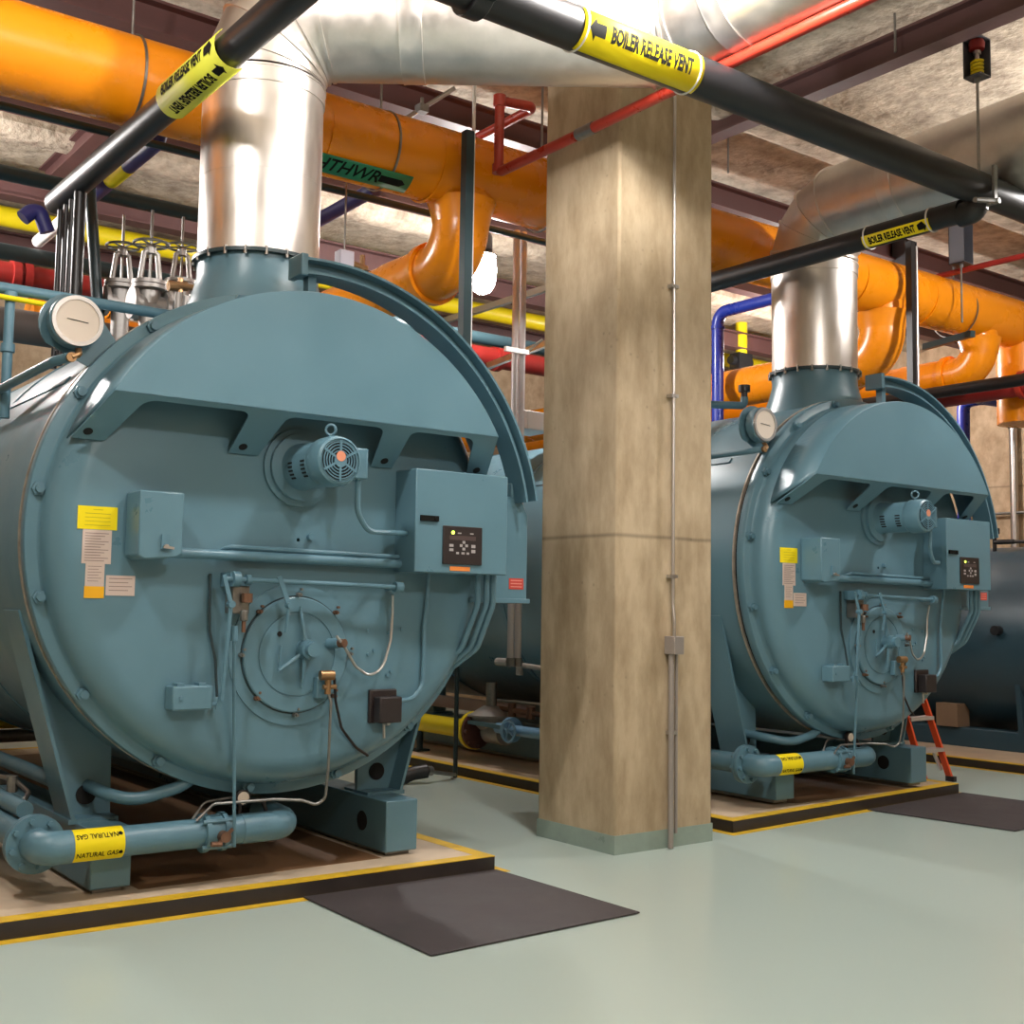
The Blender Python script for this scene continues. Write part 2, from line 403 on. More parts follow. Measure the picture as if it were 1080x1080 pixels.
poly = [(1, 0), (-1, 0), (-1, 1)]+notch(-.85, -.365)+notch(-.19, .33)+notch(.48, .86)+[(1, 1)]
bmq = bmesh.new(); vsq = [bmq.verts.new((u, v, 0)) for u, v in poly]; fq = bmq.faces.new(vsq); bmesh.ops.triangulate(bmq, faces=[fq])
bmq.verts.index_update(); mb.add([lipf(v.co.x, v.co.y) for v in bmq.verts], [tuple(v.index for v in f.verts) for f in bmq.faces]); bmq.free()
hood = bp(mb, 'hood', solid=.008, angle=25)
for p in hood.data.polygons:
    if abs(p.normal.y) > .35: p.use_smooth = False
for u in (-.96, -.30, .405, .93):
    n = V((0, -.6, -.8)).normalized(); c = lipf(u, .84)
    bp(MB().cyl(c-n*.003, c+n*.008, .024, n=16), 'bolt_hole', DARK, hood)
# flue neck on the shell
nz0 = V((0, .35, 3.15))
neck = bp(MB().lathe([(.47, 0), (.45, .2), (.40, .34), (.372, .44), (.372, .555)], nz0, (0, 0, 1), 48), 'flue_neck')
bp(MB().ring(nz0+V((0, 0, .545)), (0, 0, 1), .405, .36, .022, 48), 'neck_flange', DARKP, neck)
for k in range(20):
    a = 2*PI*k/20; c = nz0+V((.395*math.cos(a), .395*math.sin(a), .556))
    MB().cyl(c+V((0, 0, -.03)), c+V((0, 0, .022)), .011, n=8).build('bolt', ZINC, neck)
# curved davit beam
def arcbar(r0, r1, y0, y1, a_, b_, n=40):
    m_ = MB(); vs = []; fs = []; CT = V((.09, 0, ZC+.04))
    for k in range(n+1):
        a = math.radians(a_+(b_-a_)*k/n)
        for r, y in ((r0, y0), (r1, y0), (r1, y1), (r0, y1)): vs.append(CT+V((r*math.cos(a), y, r*math.sin(a))))
    for k in range(n):
        for j in range(4): fs.append((k*4+j, k*4+(j+1) % 4, k*4+4+(j+1) % 4, k*4+4+j))
    fs += [(0, 1, 2, 3), (4*n+3, 4*n+2, 4*n+1, 4*n)]
    return m_.add(vs, fs)
dav = arcbar(1.555, 1.57, -.42, -.25, 10.5, 96)
for a in (arcbar(1.475, 1.49, -.42, -.25, 10.5, 96), arcbar(1.48, 1.565, -.342, -.33, 10.5, 96)): dav.add(a.v, a.f)
davit = bp(dav, 'davit_beam')
bp(MB().box((-.09, -.42, ZC+1.495), (-.045, -.25, ZC+1.625)), 'end_stop', PAINT, davit, bevel=.008)
bp(MB().box((-.02, -.37, ZC+1.365), (.03, -.31, ZC+1.52)).box((-.1, -.4, ZC+1.365), (.12, -.28, ZC+1.377)), 'hanger_lug', PAINT2, davit)
# davit post behind, carrying the beam at the right of the shell
q = V((1.60, -.36, ZC+.33))
bp(MB().bar(q+V((-.06, .06, .06)), q+V((-.12, .34, .06)), .07, .1), 'davit_bracket', PAINT, davit, bevel=.008)

# burner motor
mc = V((-.01, -.3, ZC+.41))
motor = bp(MB().lathe([(.01, 0), (.222, 0), (.222, -.022), (.19, -.024), (.19, -.05), (.135, -.055), (.125, -.075), (.125, -.33), (.13, -.335), (.138, -.35), (.138, -.44), (.13, -.475), (.118, -.485), (.114, -.478), (.01, -.478)], mc, AX, 48), 'motor', angle=30)
mb = MB()
for ya in (-.14, -.285):
    for k in range(5):
        a0_ = math.radians(178+10*k) if ya < -.2 else math.radians(178+10*k)
        c = mc+V((.1255*math.cos(a0_), ya, .1255*math.sin(a0_)))
        mb.bar(c+V((0, -.022, 0)), c+V((0, .022, 0)), .006, .010, up=(-math.sin(a0_), 0, math.cos(a0_)))
bp(mb, 'cooling_slots', DARK, motor)
fan = bp(MB().cyl(mc+V((0, -.478, 0)), mc+V((0, -.4815, 0)), .105, n=32), 'fan_opening', DARK, motor)
mb = MB()
for r in (.052, .068, .084, .099): mb.ring(mc+V((0, -.49, 0)), AX, r+.003, r-.003, .006, 32)
for k in range(6):
    a = PI/6+PI/3*k; mb.bar(mc+V((.03*math.cos(a), -.487, .03*math.sin(a))), mc+V((.112*math.cos(a), -.487, .112*math.sin(a))), .012, .008, up=(0, 1, 0))
mb.cyl(mc+V((0, -.482, 0)), mc+V((0, -.492, 0)), .038, n=20)
bp(mb, 'fan_guard', PAINT2, motor)
bp(MB().cyl(mc+V((0, -.492, .022)), mc+V((0, -.4935, .022)), .028, n=20), 'round_label', mat('salmon_label', (216, 140, 110), .5), motor)
bp(MB().lathe([(.028+.008*math.cos(2*PI*k/8), .008*math.sin(2*PI*k/8)) for k in range(9)], mc+V((0, -.37, .178)), (1, .9, 0), 20).cyl(mc+V((0, -.37, .12)), mc+V((0, -.37, .152)), .01, n=8), 'lifting_eye', PAINT2, motor)
bp(MB().box(mc+V((.115, -.44, -.085)), mc+V((.2, -.3, .085))), 'terminal_box', PAINT2, motor, bevel=.008)
bp(MB().tube([mc+V((.16, -.4, -.08)), mc+V((.165, -.39, -.26)), mc+V((.25, -.36, -.365)), mc+V((.42, -.3, -.36)), mc+V((.66, -.12, -.345))], .016, 10, bend=.12), 'motor_conduit', PAINT2, motor)

# control panel, wireway
pl = bp(MB().box((.637, -.53, ZC-.165), (1.308, -.3, ZC+.445)), 'control_panel', bevel=.006)
dsp = bp(MB().box((.828, -.542, ZC-.112), (1.112, -.53, ZC+.117)), 'display_bezel', BLK, pl, bevel=.004)
mb = MB()
for (u, w, a, b) in ((.885, .0, .018, .01), (.885, -.026, .018, .01), (1.045, .0, .018, .012), (1.045, -.03, .018, .012),
                     (.955, .002, .012, .01), (.995, .002, .012, .01), (.975, .022, .012, .01), (.975, -.018, .012, .01), (.93, -.044, .012, .008), (.97, -.044, .014, .008), (1.005, -.044, .012, .008)):
    mb.box((u-a*.8, -.544, ZC+w-b*.8), (u+a*.8, -.5425, ZC+w+b*.8))
mb.box((.93, -.5435, ZC+.072), (.955, -.5425, ZC+.079)).box((1.02, -.5435, ZC+.072), (1.045, -.5425, ZC+.079))
bp(mb, 'keypad', GREYL, pl)
bp(MB().box((.872, -.5435, ZC+.034), (1.062, -.5425, ZC+.06)), 'readout', mat('dim_lcd', (78, 66, 66), .3), pl)
bp(MB().cyl((.895, -.542, ZC+.077), (.895, -.545, ZC+.077), .011, n=12), 'indicator_lamp', LED, pl)
bp(MB().box((.885, -.5325, ZC-.15), (1.03, -.53, ZC-.124)), 'orange_label', ORL, pl)
bp(MB().box((.668, -.542, ZC+.137), (.795, -.53, ZC+.17)).cyl((.775, -.53, ZC+.153), (.775, -.548, ZC+.153), .012, n=12), 'door_latch', INK, pl)
ww = bp(MB().prism([(1.2, -.31), (1.645, -.31), (1.645, .24), (1.60, .32), (1.52, .35), (1.2, .35)], lambda u, v, d: V((u, d, ZC+v)), -.3, -.1), 'wireway', bevel=.006)
bp(MB().box((1.19, -.31, ZC-.335), (1.665, -.09, ZC-.305)), 'bottom_flange', PAINT, ww, bevel=.004)
rl = bp(MB().box((1.50, -.3025, ZC-.245), (1.615, -.3, ZC-.175)), 'warning_label', REDL, ww)
mb = MB()
for k in range(3): mb.box((1.512, -.3032, ZC-.232+.02*k), (1.603, -.3025, ZC-.226+.02*k))
bp(mb, 'label_print', mat('label_print_pink', (226, 150, 140), .5), ww)
# hoses under the panel
for k, (u, r, e) in enumerate(((1.17, .018, .98), (1.235, .018, 1.02), (1.285, .02, 1.06))):
    bp(MB().tube([V((u, -.42, ZC-.16)), V((u, -.42, ZC-.35)), V((u-.03, -.3, ZC-.62)), V((e+.03, -.1, ZC-.82)), V((e-.06, .06, ZC-.86)), V((e-.1, .1, ZC-.74))], r, 10, bend=.12), 'flexible_conduit', PAINT2)
# left junction box
jb = bp(MB().prism([(-.99, .2), (-.757, .2), (-.757, -.115), (-.79, -.135), (-.955, -.15), (-.99, -.13)], lambda u, v, d: V((u, d, ZC+v)), -.5, -.3), 'junction_box', bevel=.008)
bp(MB().box((-.875, -.512, ZC-.095), (-.83, -.5, ZC-.02)), 'lock_plate', PAINT2, jb)
bp(MB().cyl((-.852, -.51, ZC-.082), (-.852, -.53, ZC-.082), .012, n=10).bar((-.87, -.528, ZC-.085), (-.815, -.53, ZC-.09), .01, .012), 'turn_lock', ZINC, jb)
# conduits between the boxes
bp(MB().cyl((-.76, -.365, ZC-.105), (.64, -.365, ZC-.115), .027, n=16), 'rigid_conduit', PAINT2)
bp(MB().tube([(-.46, -.3, ZC-.085), (-.44, -.35, ZC-.06), (.3, -.35, ZC-.07), (.64, -.35, ZC-.075)], .014, 10, bend=.04), 'thin_conduit', PAINT2)
bp(MB().cyl((0.07, -.3, ZC+.02), (.07, -.33, ZC+.02), .02, n=12), 'threaded_plug', PAINT2)
# linkage shaft
ls = bp(MB().cyl((-.5, -.43, ZC-.235), (.6, -.43, ZC-.255), .0135, n=12), 'linkage_shaft', PAINT2)
bp(MB().cyl((.565, -.43, ZC-.254), (.615, -.43, ZC-.256), .032, n=14).cyl((.59, -.43, ZC-.255), (.59, -.3, ZC-.255), .02, n=12), 'shaft_bearing', PAINT2, ls)
bp(MB().cyl((-.45, -.43, ZC-.235), (-.41, -.43, ZC-.235), .042, n=16).box((-.46, -.43, ZC-.275), (-.4, -.3, ZC-.2)).cyl((-.345, -.43, ZC-.237), (-.37, -.43, ZC-.237), .028, n=14), 'shaft_bracket', PAINT2, ls)
bp(MB().bar((-.5, -.44, ZC-.215), (-.46, -.45, ZC-.37), .022, .012, up=(0, 1, 0)).cyl((-.46, -.43, ZC-.37), (-.46, -.47, ZC-.37), .02, n=10), 'linkage_lever', PAINT2, ls)
bp(MB().bar((-.18, -.44, ZC-.215), (-.12, -.45, ZC-.37), .026, .012, up=(0, 1, 0)).cyl((-.12, -.43, ZC-.37), (-.12, -.47, ZC-.37), .018, n=10), 'linkage_lever', PAINT2, ls)
bp(MB().cyl((-.46, -.45, ZC-.37), (-.49, -.44, ZC-.88), .012, n=8), 'linkage_rod', PAINT2, ls)
bp(MB().cyl((-.12, -.45, ZC-.37), (-.125, -.43, ZC-.52), .01, n=8), 'linkage_rod', PAINT2, ls)
bp(MB().box((-.43, -.4, ZC-.42), (-.33, -.3, ZC-.27)).cyl((-.37, -.42, ZC-.46), (-.37, -.42, ZC-.40), .022, n=10), 'cam_bracket', STEEL, ls, bevel=.006)
bp(MB().cyl((-.36, -.43, ZC-.36), (-.36, -.43, ZC-.31), .03, n=10).cyl((-.37, -.42, ZC-.52), (-.37, -.42, ZC-.46), .012, n=8), 'spring_screw', COPPER, ls)
bp(MB().tube([B(222, 605, .32), B(221, 640, .32), B(221, 665, .32), B(227, 695, .33), B(229, 735, .36)], .008, 8, bend=.1), 'control_cable', DARKP)
# actuator and switch
ac = bp(MB().box((-.745, -.41, ZC-.925), (-.525, -.3, ZC-.80)), 'actuator', bevel=.008)
bp(MB().box((-.72, -.4, ZC-.8), (-.68, -.33, ZC-.785)).box((-.6, -.4, ZC-.8), (-.56, -.33, ZC-.785)).cyl((-.7, -.41, ZC-.86), (-.7, -.416, ZC-.86), .012, n=10), 'mounting_tab', PAINT2, ac)
bp(MB().bar((-.505, -.42, ZC-.93), (-.485, -.43, ZC-.84), .02, .014, up=(0, 1, 0)).cyl((-.53, -.4, ZC-.9), (-.48, -.4, ZC-.9), .014, n=10), 'crank_arm', PAINT2, ac)
sw = bp(MB().box((.478, -.325, ZC-1.05), (.665, -.3, ZC-.855)).box((.5, -.41, ZC-1.045), (.65, -.325, ZC-.895)), 'pressure_switch', BLK, bevel=.008)
bp(MB().cyl((.585, -.32, ZC-1.14), (.58, -.32, ZC-1.05), .008, n=8).cyl((.58, -.32, ZC-1.05), (.59, -.36, ZC-1.05), .015, n=8), 'drain_tube', ZINC, sw)
bp(MB().tube([B(422, 739, .36), B(436, 737, .34), B(446, 722, .33), B(447, 690, .325), B(447, 660, .325), B(450, 640, .33), B(453, 604, .36)], .0135, 10, bend=.1), 'switch_conduit', PAINT2)
# burner cover plate
mcv = V((-.005, -.3, ZC-.645))
cov = bp(MB().lathe([(.395, 0), (.395, -.01), (.33, -.012), (.33, -.006), (.322, -.006), (.322, -.03), (.315, -.034), (.24, -.034), (.238, -.028), (.23, -.028), (.228, -.034), (.01, -.034)], mcv, AX, 64), 'burner_cover', angle=25)
bp(MB().ring(mcv+V((0, -.013, 0)), AX, .331, .321, .006, 64), 'cover_seal', DARKP, cov)
for k in range(8):
    a = math.radians(90+45*k); c = mcv+V((.335*math.cos(a), -.02, .335*math.sin(a)))
    MB().cyl(c, c+V((0, -.03, 0)), .013, n=6).cyl(c+V((0, -.035, 0)), c+V((0, -.05, 0)), .008, n=8).cyl(c+V((.02, 0, .03)), c+V((.02, -.02, .03)), .008, n=6).build('cover_bolt', COPPER if k % 2 else STEEL, cov)
hd = bp(MB().cyl(mcv+V((.045, -.03, .03)), mcv+V((.045, -.12, .03)), .055, n=24).cyl(mcv+V((.045, -.12, .03)), mcv+V((.045, -.155, .03)), .04, n=20), 'hub', PAINT2, cov)
bp(MB().tube([mcv+V((.03, -.07, .06)), mcv+V((.02, -.07, .13)), mcv+V((.0, -.06, .27))], .022, 8, r2=.006).tube([mcv+V((.035, -.07, 0)), mcv+V((.03, -.07, -.1)), mcv+V((.025, -.06, -.19))], .018, 8, r2=.006)
   .tube([mcv+V((0, -.07, .0)), mcv+V((-.07, -.07, -.05)), mcv+V((-.12, -.06, -.085))], .012, 8).cyl(mcv+V((-.12, -.06, -.09)), mcv+V((-.11, -.06, .05)), .006, n=8), 'damper_handle', PAINT2, cov)
bp(MB().cyl(mcv+V((-.11, -.034, .115)), mcv+V((-.11, -.037, .115)), .015, n=14), 'peep_hole', DARK, cov)
bp(MB().cyl(mcv+V((.2, -.03, .06)), mcv+V((.23, -.1, .065)), .03, n=14), 'scanner_tube', PAINT2, cov)
bp(MB().cyl(mcv+V((.23, -.1, .065)), mcv+V((.245, -.14, .065)), .024, n=12), 'scanner_fitting', COPPER, cov)
bp(MB().tube([B(355, 671, .44), B(362, 680, .43), B(375, 703, .38), B(390, 714, .36), B(404, 704, .36), B(412, 675, .36), B(414, 645, .36), B(414, 628, .4)], .0085, 8, bend=.12), 'sensing_tube', ZINC)
# pilot valve and its line
pv = bp(MB().box(B(334, 737, .38)+V((0, 0, 0)), B(349, 714, .38)+V((0, .08, 0))), 'pilot_bracket', PAINT, bevel=.006)
pc = B(346, 715, .42)
bp(MB().cyl(pc+V((-.05, 0, .015)), pc+V((.03, -.01, .015)), .028, n=14).cyl(pc+V((0, 0, -.09)), pc+V((0, 0, .0)), .018, n=12).cyl(pc+V((-.03, 0, -.05)), pc+V((.05, 0, -.05)), .014, n=10), 'pilot_valve', BRASS, pv)
bp(MB().tube([pc+V((0, 0, -.08)), B(349, 740, .42), B(346, 812, .4), B(343, 842, .36), B(334, 849, .34), B(318, 844, .3), B(290, 843, .22), B(225, 848, .22), B(207, 866, .22)], .0085, 8, bend=.05), 'pilot_line', STEEL)
bp(MB().tube([pc+V((.04, 0, .0)), B(354, 740, .36), B(360, 768, .33), B(375, 788, .31), B(388, 797, .28)], .008, 8, bend=.1), 'black_cable', BLK)
bp(MB().cyl(B(247, 672, .42), B(247, 893, .27), .010, n=8).cyl(B(247, 660, .42), B(247, 676, .42), .02, n=10), 'valve_push_rod', PAINT2)
for (px, py) in ((388, 665), (410, 668), (423, 664), (388, 690), (394, 686), (408, 712), (412, 708)):
    c = B(px, py, .3); MB().cyl(c, c+V((0, -.012, 0)), .011, n=8).build('stud', PAINT2, boiler)
# labels on the door
sk = bp(MB().box((-1.236, -.3035, ZC+.0), (-1.035, -.296, ZC+.118)), 'yellow_label', YLAB)
mb = MB()
for k in range(5): mb.box((-1.20 if k < 4 else -1.16, -.3045, ZC+.02+.02*k), (-1.07 if k < 4 else -1.11, -.3035, ZC+.022+.02*k))
bp(mb, 'label_print', mat('faded_olive_ink', (150, 140, 20), .5), sk)
pp = bp(MB().box((-1.208, -.3035, ZC-.175), (-1.06, -.296, ZC-.002)).box((-1.186, -.3035, ZC-.29), (-1.09, -.296, ZC-.175)).box((-1.08, -.3035, ZC-.335), (-.93, -.296, ZC-.232)), 'paper_label', PAPER)
mb = MB()
for k in range(11): mb.box((-1.195, -.3045, ZC-.022-.014*k), (-1.075-.02*(k % 3), -.3035, ZC-.018-.014*k))
for k in range(6): mb.box((-1.175, -.3045, ZC-.19-.015*k), (-1.105-.015*(k % 2), -.3035, ZC-.187-.015*k))
for k in range(4): mb.box((-1.065, -.3045, ZC-.25-.02*k), (-.945-.02*(k % 2), -.3035, ZC-.246-.02*k))
bp(mb, 'label_print', mat('faded_grey_ink', (140, 122, 118), .6), pp)
bp(MB().box((-1.188, -.3035, ZC-.35), (-1.088, -.296, ZC-.29)), 'amber_label', AMB)
# big thermometer gauge on a bracket
gc = V((-1.235, -.1, ZC+1.095))
br = [(-1.05, .905), (-1.09, .83)]
poly = []
for k in range(13):
    a = math.radians(42+180*k/12); poly.append((gc.x+.165*math.cos(a), gc.z-ZC+.165*math.sin(a)))
poly += [(-1.10, .92-.05), (-.98, 1.03)]
gb = bp(MB().prism(poly, lambda u, v, d: V((u, d, ZC+v)), -.03, -.018), 'gauge_bracket', PAINT)
g2 = bp(MB().lathe([(.01, -.018), (.135, -.018), (.14, -.03), (.14, -.09), (.128, -.1)], gc+V((0, .05, 0)), AX, 40), 'gauge_case', PAINT2, gb)
bp(MB().ring(gc+V((0, -.06, 0)), AX, .133, .112, .02, 40), 'gauge_bezel', ZINC, gb)
bp(MB().cyl(gc+V((0, -.05, 0)), gc+V((0, -.054, 0)), .113, n=40), 'dial', DIAL, gb)
bp(MB().bar(gc+V((-.055, -.056, .005)), gc+V((.055, -.056, -.005)), .004, .002, up=(0, 1, 0)), 'pointer', INK, gb)
bp(MB().tube([gc+V((.02, -.02, -.14)), gc+V((.01, -.06, -.18)), gc+V((-.03, -.07, -.2))], .017, 10, bend=.03).cyl(gc+V((-.03, -.06, -.2)), gc+V((-.03, -.08, -.2)), .026, n=12), 'siphon_fitting', BRASS, gb)
bp(MB().tube([gc+V((-.04, -.05, -.2)), gc+V((-.085, .05, -.21)), V((-1.325, 2.2, 2.86))], .026, 12, bend=.1), 'gauge_pipe', PAINT2)
# feet and skids
def foot(s):
    P = [(s*1.03, .425), (s*.79, .425)]
    for k in range(9):
        a = math.radians(236-(236-197)*k/8); P.append((-s*1.425*math.cos(a), ZC+1.425*math.sin(a)))
    if s < 0: P = [(u, w) for u, w in P]; 
    P = [(abs(u)*s, w) for u, w in P]
    m_ = MB().prism(P, lambda u, v, d: V((u, d, v)), .34, .365)
    t = V((P[-1][0], 0, P[-1][1])); b_ = V((s*1.03, 0, .425)); mid = V((0, .35, 0))
    m_.bar(t+mid, b_+mid, .3, .02, up=(s, 0, -.3))
    m_.box((s*.79, .2, .415), (s*1.06, .5, .44))
    return m_
for s in (-1, 1):
    f = bp(foot(s), 'saddle')
    bp(MB().cyl((s*.93, .335, .55), (s*.93, .33, .55), .055, n=20), 'lifting_hole', DARK, f)
    m_ = foot(s); o = bp(MB().add([v+V((0, 4.6, 0)) for v in m_.v], m_.f), 'saddle')
for s, u0, u1 in ((-1, -1.02, -.805), (1, .765, .99)):
    k = bp(MB().box((u0, -.07, .115), (u1, 6.3, .425)), 'skid', bevel=.008)
    bp(MB().box((u0+.03, -.02, .089), (u1-.03, 6.2, .116)), 'shim_plate', STEEL, k)
    bp(MB().cyl((u0-.003 if s > 0 else u0-.003, .22, .27), (u0+.003, .22, .27), .06, n=24), 'access_hole', DARK, k)
# blow down pipe from the saddle to the door
bp(MB().tube([V((-.92, .37, .60)), V((-.9, .1, .58)), V((-.78, -.02, .55)), V((-.55, -.06, .61)), V((-.37, -.06, .72))], .034, 14, bend=.25), 'drain_pipe', PAINT2)
bp(MB().cyl((-.40, -.06, .70), (-.33, -.06, .76), .045, n=12), 'drain_union', PAINT2)

for an in (143, 37):
    a = math.radians(an); n = V((math.cos(a), 0, math.sin(a)))
    bp(MB().bar(CT+n*1.427+V((0, .3, 0)), CT+n*1.427+V((0, 6.2, 0)), .05, .012, up=n), 'shell_seam', PAINT2)
boiler2 = copy_tree(boiler)
boiler2.location = (8.48, BY, .02)
boiler2['label'] = 'blue green fire tube boiler behind the concrete column, at the right'

# ================================================================== GAS PIPES in front of the boilers
def ringpipe(mb, c, ax, r, R, h, n=24): return mb.cyl(V(c)-V(ax)*h/2, V(c)+V(ax)*h/2, R, n=n)
def gas_pipe(bx, z, label, back=5.5):
    root = empty('gas_pipe', (bx, 6.28, z), label, 'gas pipe', 'gas pipes in front of the boilers')
    r = .078; L0, L1 = -1.16, .06
    MB().tube([(L1-.3, 0, 0), (L1, 0, 0), (L1, .35, .02)], r+.004, 20, bend=.11, seg=8).build('end_elbow', PAINT2, root)
    MB().cyl((L0, 0, 0), (L1-.1, 0, 0), r, n=24).build('front_run', PAINT2, root)
    MB().tube([(L0, 0, 0), (L0-.13, 0, 0), (L0-.13, .16, 0)], r+.006, 20, bend=.11, seg=8).build('corner_elbow', PAINT2, root)
    MB().cyl((L0-.13, .18, 0), (L0-.13, back, 0), r, n=20).build('side_run', PAINT2, root)
    fl = MB().cyl((L0-.13, .14, 0), (L0-.13, .165, 0), .148, n=28).cyl((L0-.13, .17, 0), (L0-.13, .195, 0), .148, n=28).build('flange', PAINT2, root)
    for k in range(8):
        a = 2*PI*k/8+.2; MB().cyl((L0-.13+.12*math.cos(a), .115, .12*math.sin(a)), (L0-.13+.12*math.cos(a), .225, .12*math.sin(a)), .016, n=6).build('flange_bolt', PAINT2, fl)
    vx = -.40
    v = MB().cyl((vx-.065, 0, 0), (vx-.04, 0, 0), .105, n=28).cyl((vx+.04, 0, 0), (vx+.065, 0, 0), .105, n=28).cyl((vx-.04, 0, 0), (vx+.04, 0, 0), .092, n=24)
    for a in (.7, 2.4, 3.9, 5.4): v.cyl((vx-.085, .1*math.cos(a), .1*math.sin(a)), (vx+.085, .1*math.cos(a), .1*math.sin(a)), .013, n=6)
    v = v.build('butterfly_valve', PAINT2, root)
    MB().cyl((vx+.02, -.09, -.01), (vx+.02, -.14, -.01), .03, n=14).bar((vx-.03, -.13, -.05), (vx+.06, -.13, .03), .016, .016, up=(0, 1, 0)).cyl((vx-.06, -.13, -.04), (vx, -.13, -.045), .014, n=8).build('valve_stem', COPPER, v)
    gx = -.23
    MB().cyl((gx, .03, .07), (gx, .03, .15), .012, n=8).lathe([(.01, .0), (.042, 0), (.044, -.03), (.036, -.034)], (gx, .02, .17), (0, 1, 0), 24).tube([(gx, .03, .15), (gx+.14, .03, .14), (gx+.17, .03, .05)], .012, 8, bend=.03).build('gas_gauge', BLK, root)
    MB().cyl((gx, -.0145, .17), (gx, -.016, .17), .034, n=20).build('gauge_dial', DIAL, root)
    MB().tube([(-.5, .06, .05), (-.42, .08, .15), (-.1, .1, .17), (.18, .12, .19)], .008, 8, bend=.06).build('sensing_tube', STEEL, root)
    # marker sleeve
    m0, m1 = -1.158, -.905
    mk = MB().lathe([(r+.0015, 0), (r+.003, .0), (r+.003, m1-m0), (r+.0015, m1-m0)], (m0, 0, 0), (1, 0, 0), 28).build('pipe_marker', YLAB, root)
    tm = MB(); cx = (m0+m1)/2
    fnA = wrap((cx, 0, 0), (1, 0, 0), r, (0, -1, -.55)); fnB = wrap((cx, 0, 0), (1, 0, 0), r, (0, -.75, .66))
    up1 = 1 if fnA(0, .01).z > fnA(0, -.01).z else -1
    for fn, s in ((fnA, 1), (fnB, -1)):
        tm = MB(); text_into(tm, 'NATURAL GAS', .038, lambda u, v: fn(s*u-.012, s*v*up1, r+.0045), .84)
        poly_into(tm, arrow_poly(.024, .026), lambda u, v: fn(u+.107, v, r+.0045))
        tm.build('lettering', INK, mk, fixn=False)
    return root
gas_pipe(3.12, .372, 'natural gas pipe with yellow marker in front of the nearer left boiler')
gas_pipe(8.48, .43, 'natural gas pipe with yellow marker in front of the right boiler', 1.9)

# ================================================================== FLUE STACKS
def gored(mb, c, d0, d1, R, r, n=5, nn=32, lip=.0):
    """segmented elbow from direction d0 to d1, starting at c; returns end point"""
    d0, d1 = V(d0).normalized(), V(d1).normalized(); ang = d0.angle(d1); axis = d0.cross(d1).normalized()
    cen = c+(d1-d0*d0.dot(d1)).normalized()*R
    pts = [c]; seg = ang/(n-1)
    rr = R/math.cos(seg/2)
    for k in range(n-1):
        a = seg*(k+.5); pts.append(cen+Matrix.Rotation(a, 3, axis) @ ((c-cen).normalized()*rr))
    end = cen+Matrix.Rotation(ang, 3, axis) @ (c-cen); pts.append(end)
    mb.tube(pts, r, nn, caps=False)
    return end, pts
def flue(root_loc, dirs, runs, label, z1, zel, seams):
    root = empty('flue_stack', root_loc, label, 'flue duct', 'galvanized flue ducts')
    o = V(root_loc); r = .376
    MB().cyl(o, o+V((0, 0, z1)), r-.004, n=48).build('stack_lower', GALV, root, off=o)
    MB().cyl(o+V((0, 0, z1)), V((o.x, o.y, zel)), r-.002, n=48).build('stack_upper', GALV, root, off=o)
    MB().ring(V((o.x, o.y, zel-.09)), (0, 0, 1), r+.006, r-.01, .09, 48).build('draw_band', GALV, root, off=o)
    MB().ring(V((o.x, o.y, zel)), (0, 0, 1), r+.012, r-.01, .012, 48).build('band_rim', GALVD, root, off=o)
    mb = MB(); R = .44
    d = V(dirs[0]).normalized()
    e, P = gored(mb, V((o.x, o.y, zel+.03)), (0, 0, 1), d, R, r, 5, 48)
    mb.build('elbow', GALVD, root, off=o, angle=12)
    for k in range(1, len(P)-1):
        t = ((P[k+1]-P[k]).normalized()+(P[k]-P[k-1]).normalized()).normalized()
        MB().lathe([(r-.01, -.012), (r+.013, -.01), (r+.013, .01), (r-.01, .012)], P[k], t, 48).build('elbow_seam', GALVD, root, off=o)
    p = e
    for i, (dr, ln) in enumerate(zip(dirs, runs)):
        dr = V(dr).normalized()
        if i:
            mb = MB(); p, P = gored(mb, p, dirs[i-1], dr, .44, r, 4, 48); mb.build('elbow', GALVD, root, off=o, angle=12)
            for k in range(1, len(P)-1):
                t = ((P[k+1]-P[k]).normalized()+(P[k]-P[k-1]).normalized()).normalized()
                MB().lathe([(r-.01, -.012), (r+.013, -.01), (r+.013, .01), (r-.01, .012)], P[k], t, 48).build('elbow_seam', GALVD, root, off=o)
        q = p+dr*ln
        MB().cyl(p, q, r, n=48).build('duct_run', GALVD, root, off=o)
        for sft in seams[i]:
            c = p+dr*sft
            MB().lathe([(r-.01, -.075), (r+.008, -.07), (r+.004, -.05), (r+.004, .05), (r+.008, .07), (r-.01, .075)], c, dr, 48).build('duct_seam', GALV, root, off=o)
        p = q
    return root, o
f1, o1 = flue((3.12, 6.80, 3.717), [V((.8, -.6, 0)), V((0, -1, 0))], [1.95, 6.0], 'shiny galvanized flue stack rising from the nearer left boiler', .5, 4.84, ((.5,), (.35, 2.2)))
f2, o2 = flue((8.48, 6.80, 3.737), [V((-.06, -1, 0))], [8], 'galvanized flue stack rising from the right boiler beside the column', .5, 4.69, ((.62, 2.6),))
for root, o, pxs in ((f1, o1, [(545, 60, 5.6)]), (f2, o2, [(938, 196, 6.0)])):
    for px, py, yy in pxs:
        pass
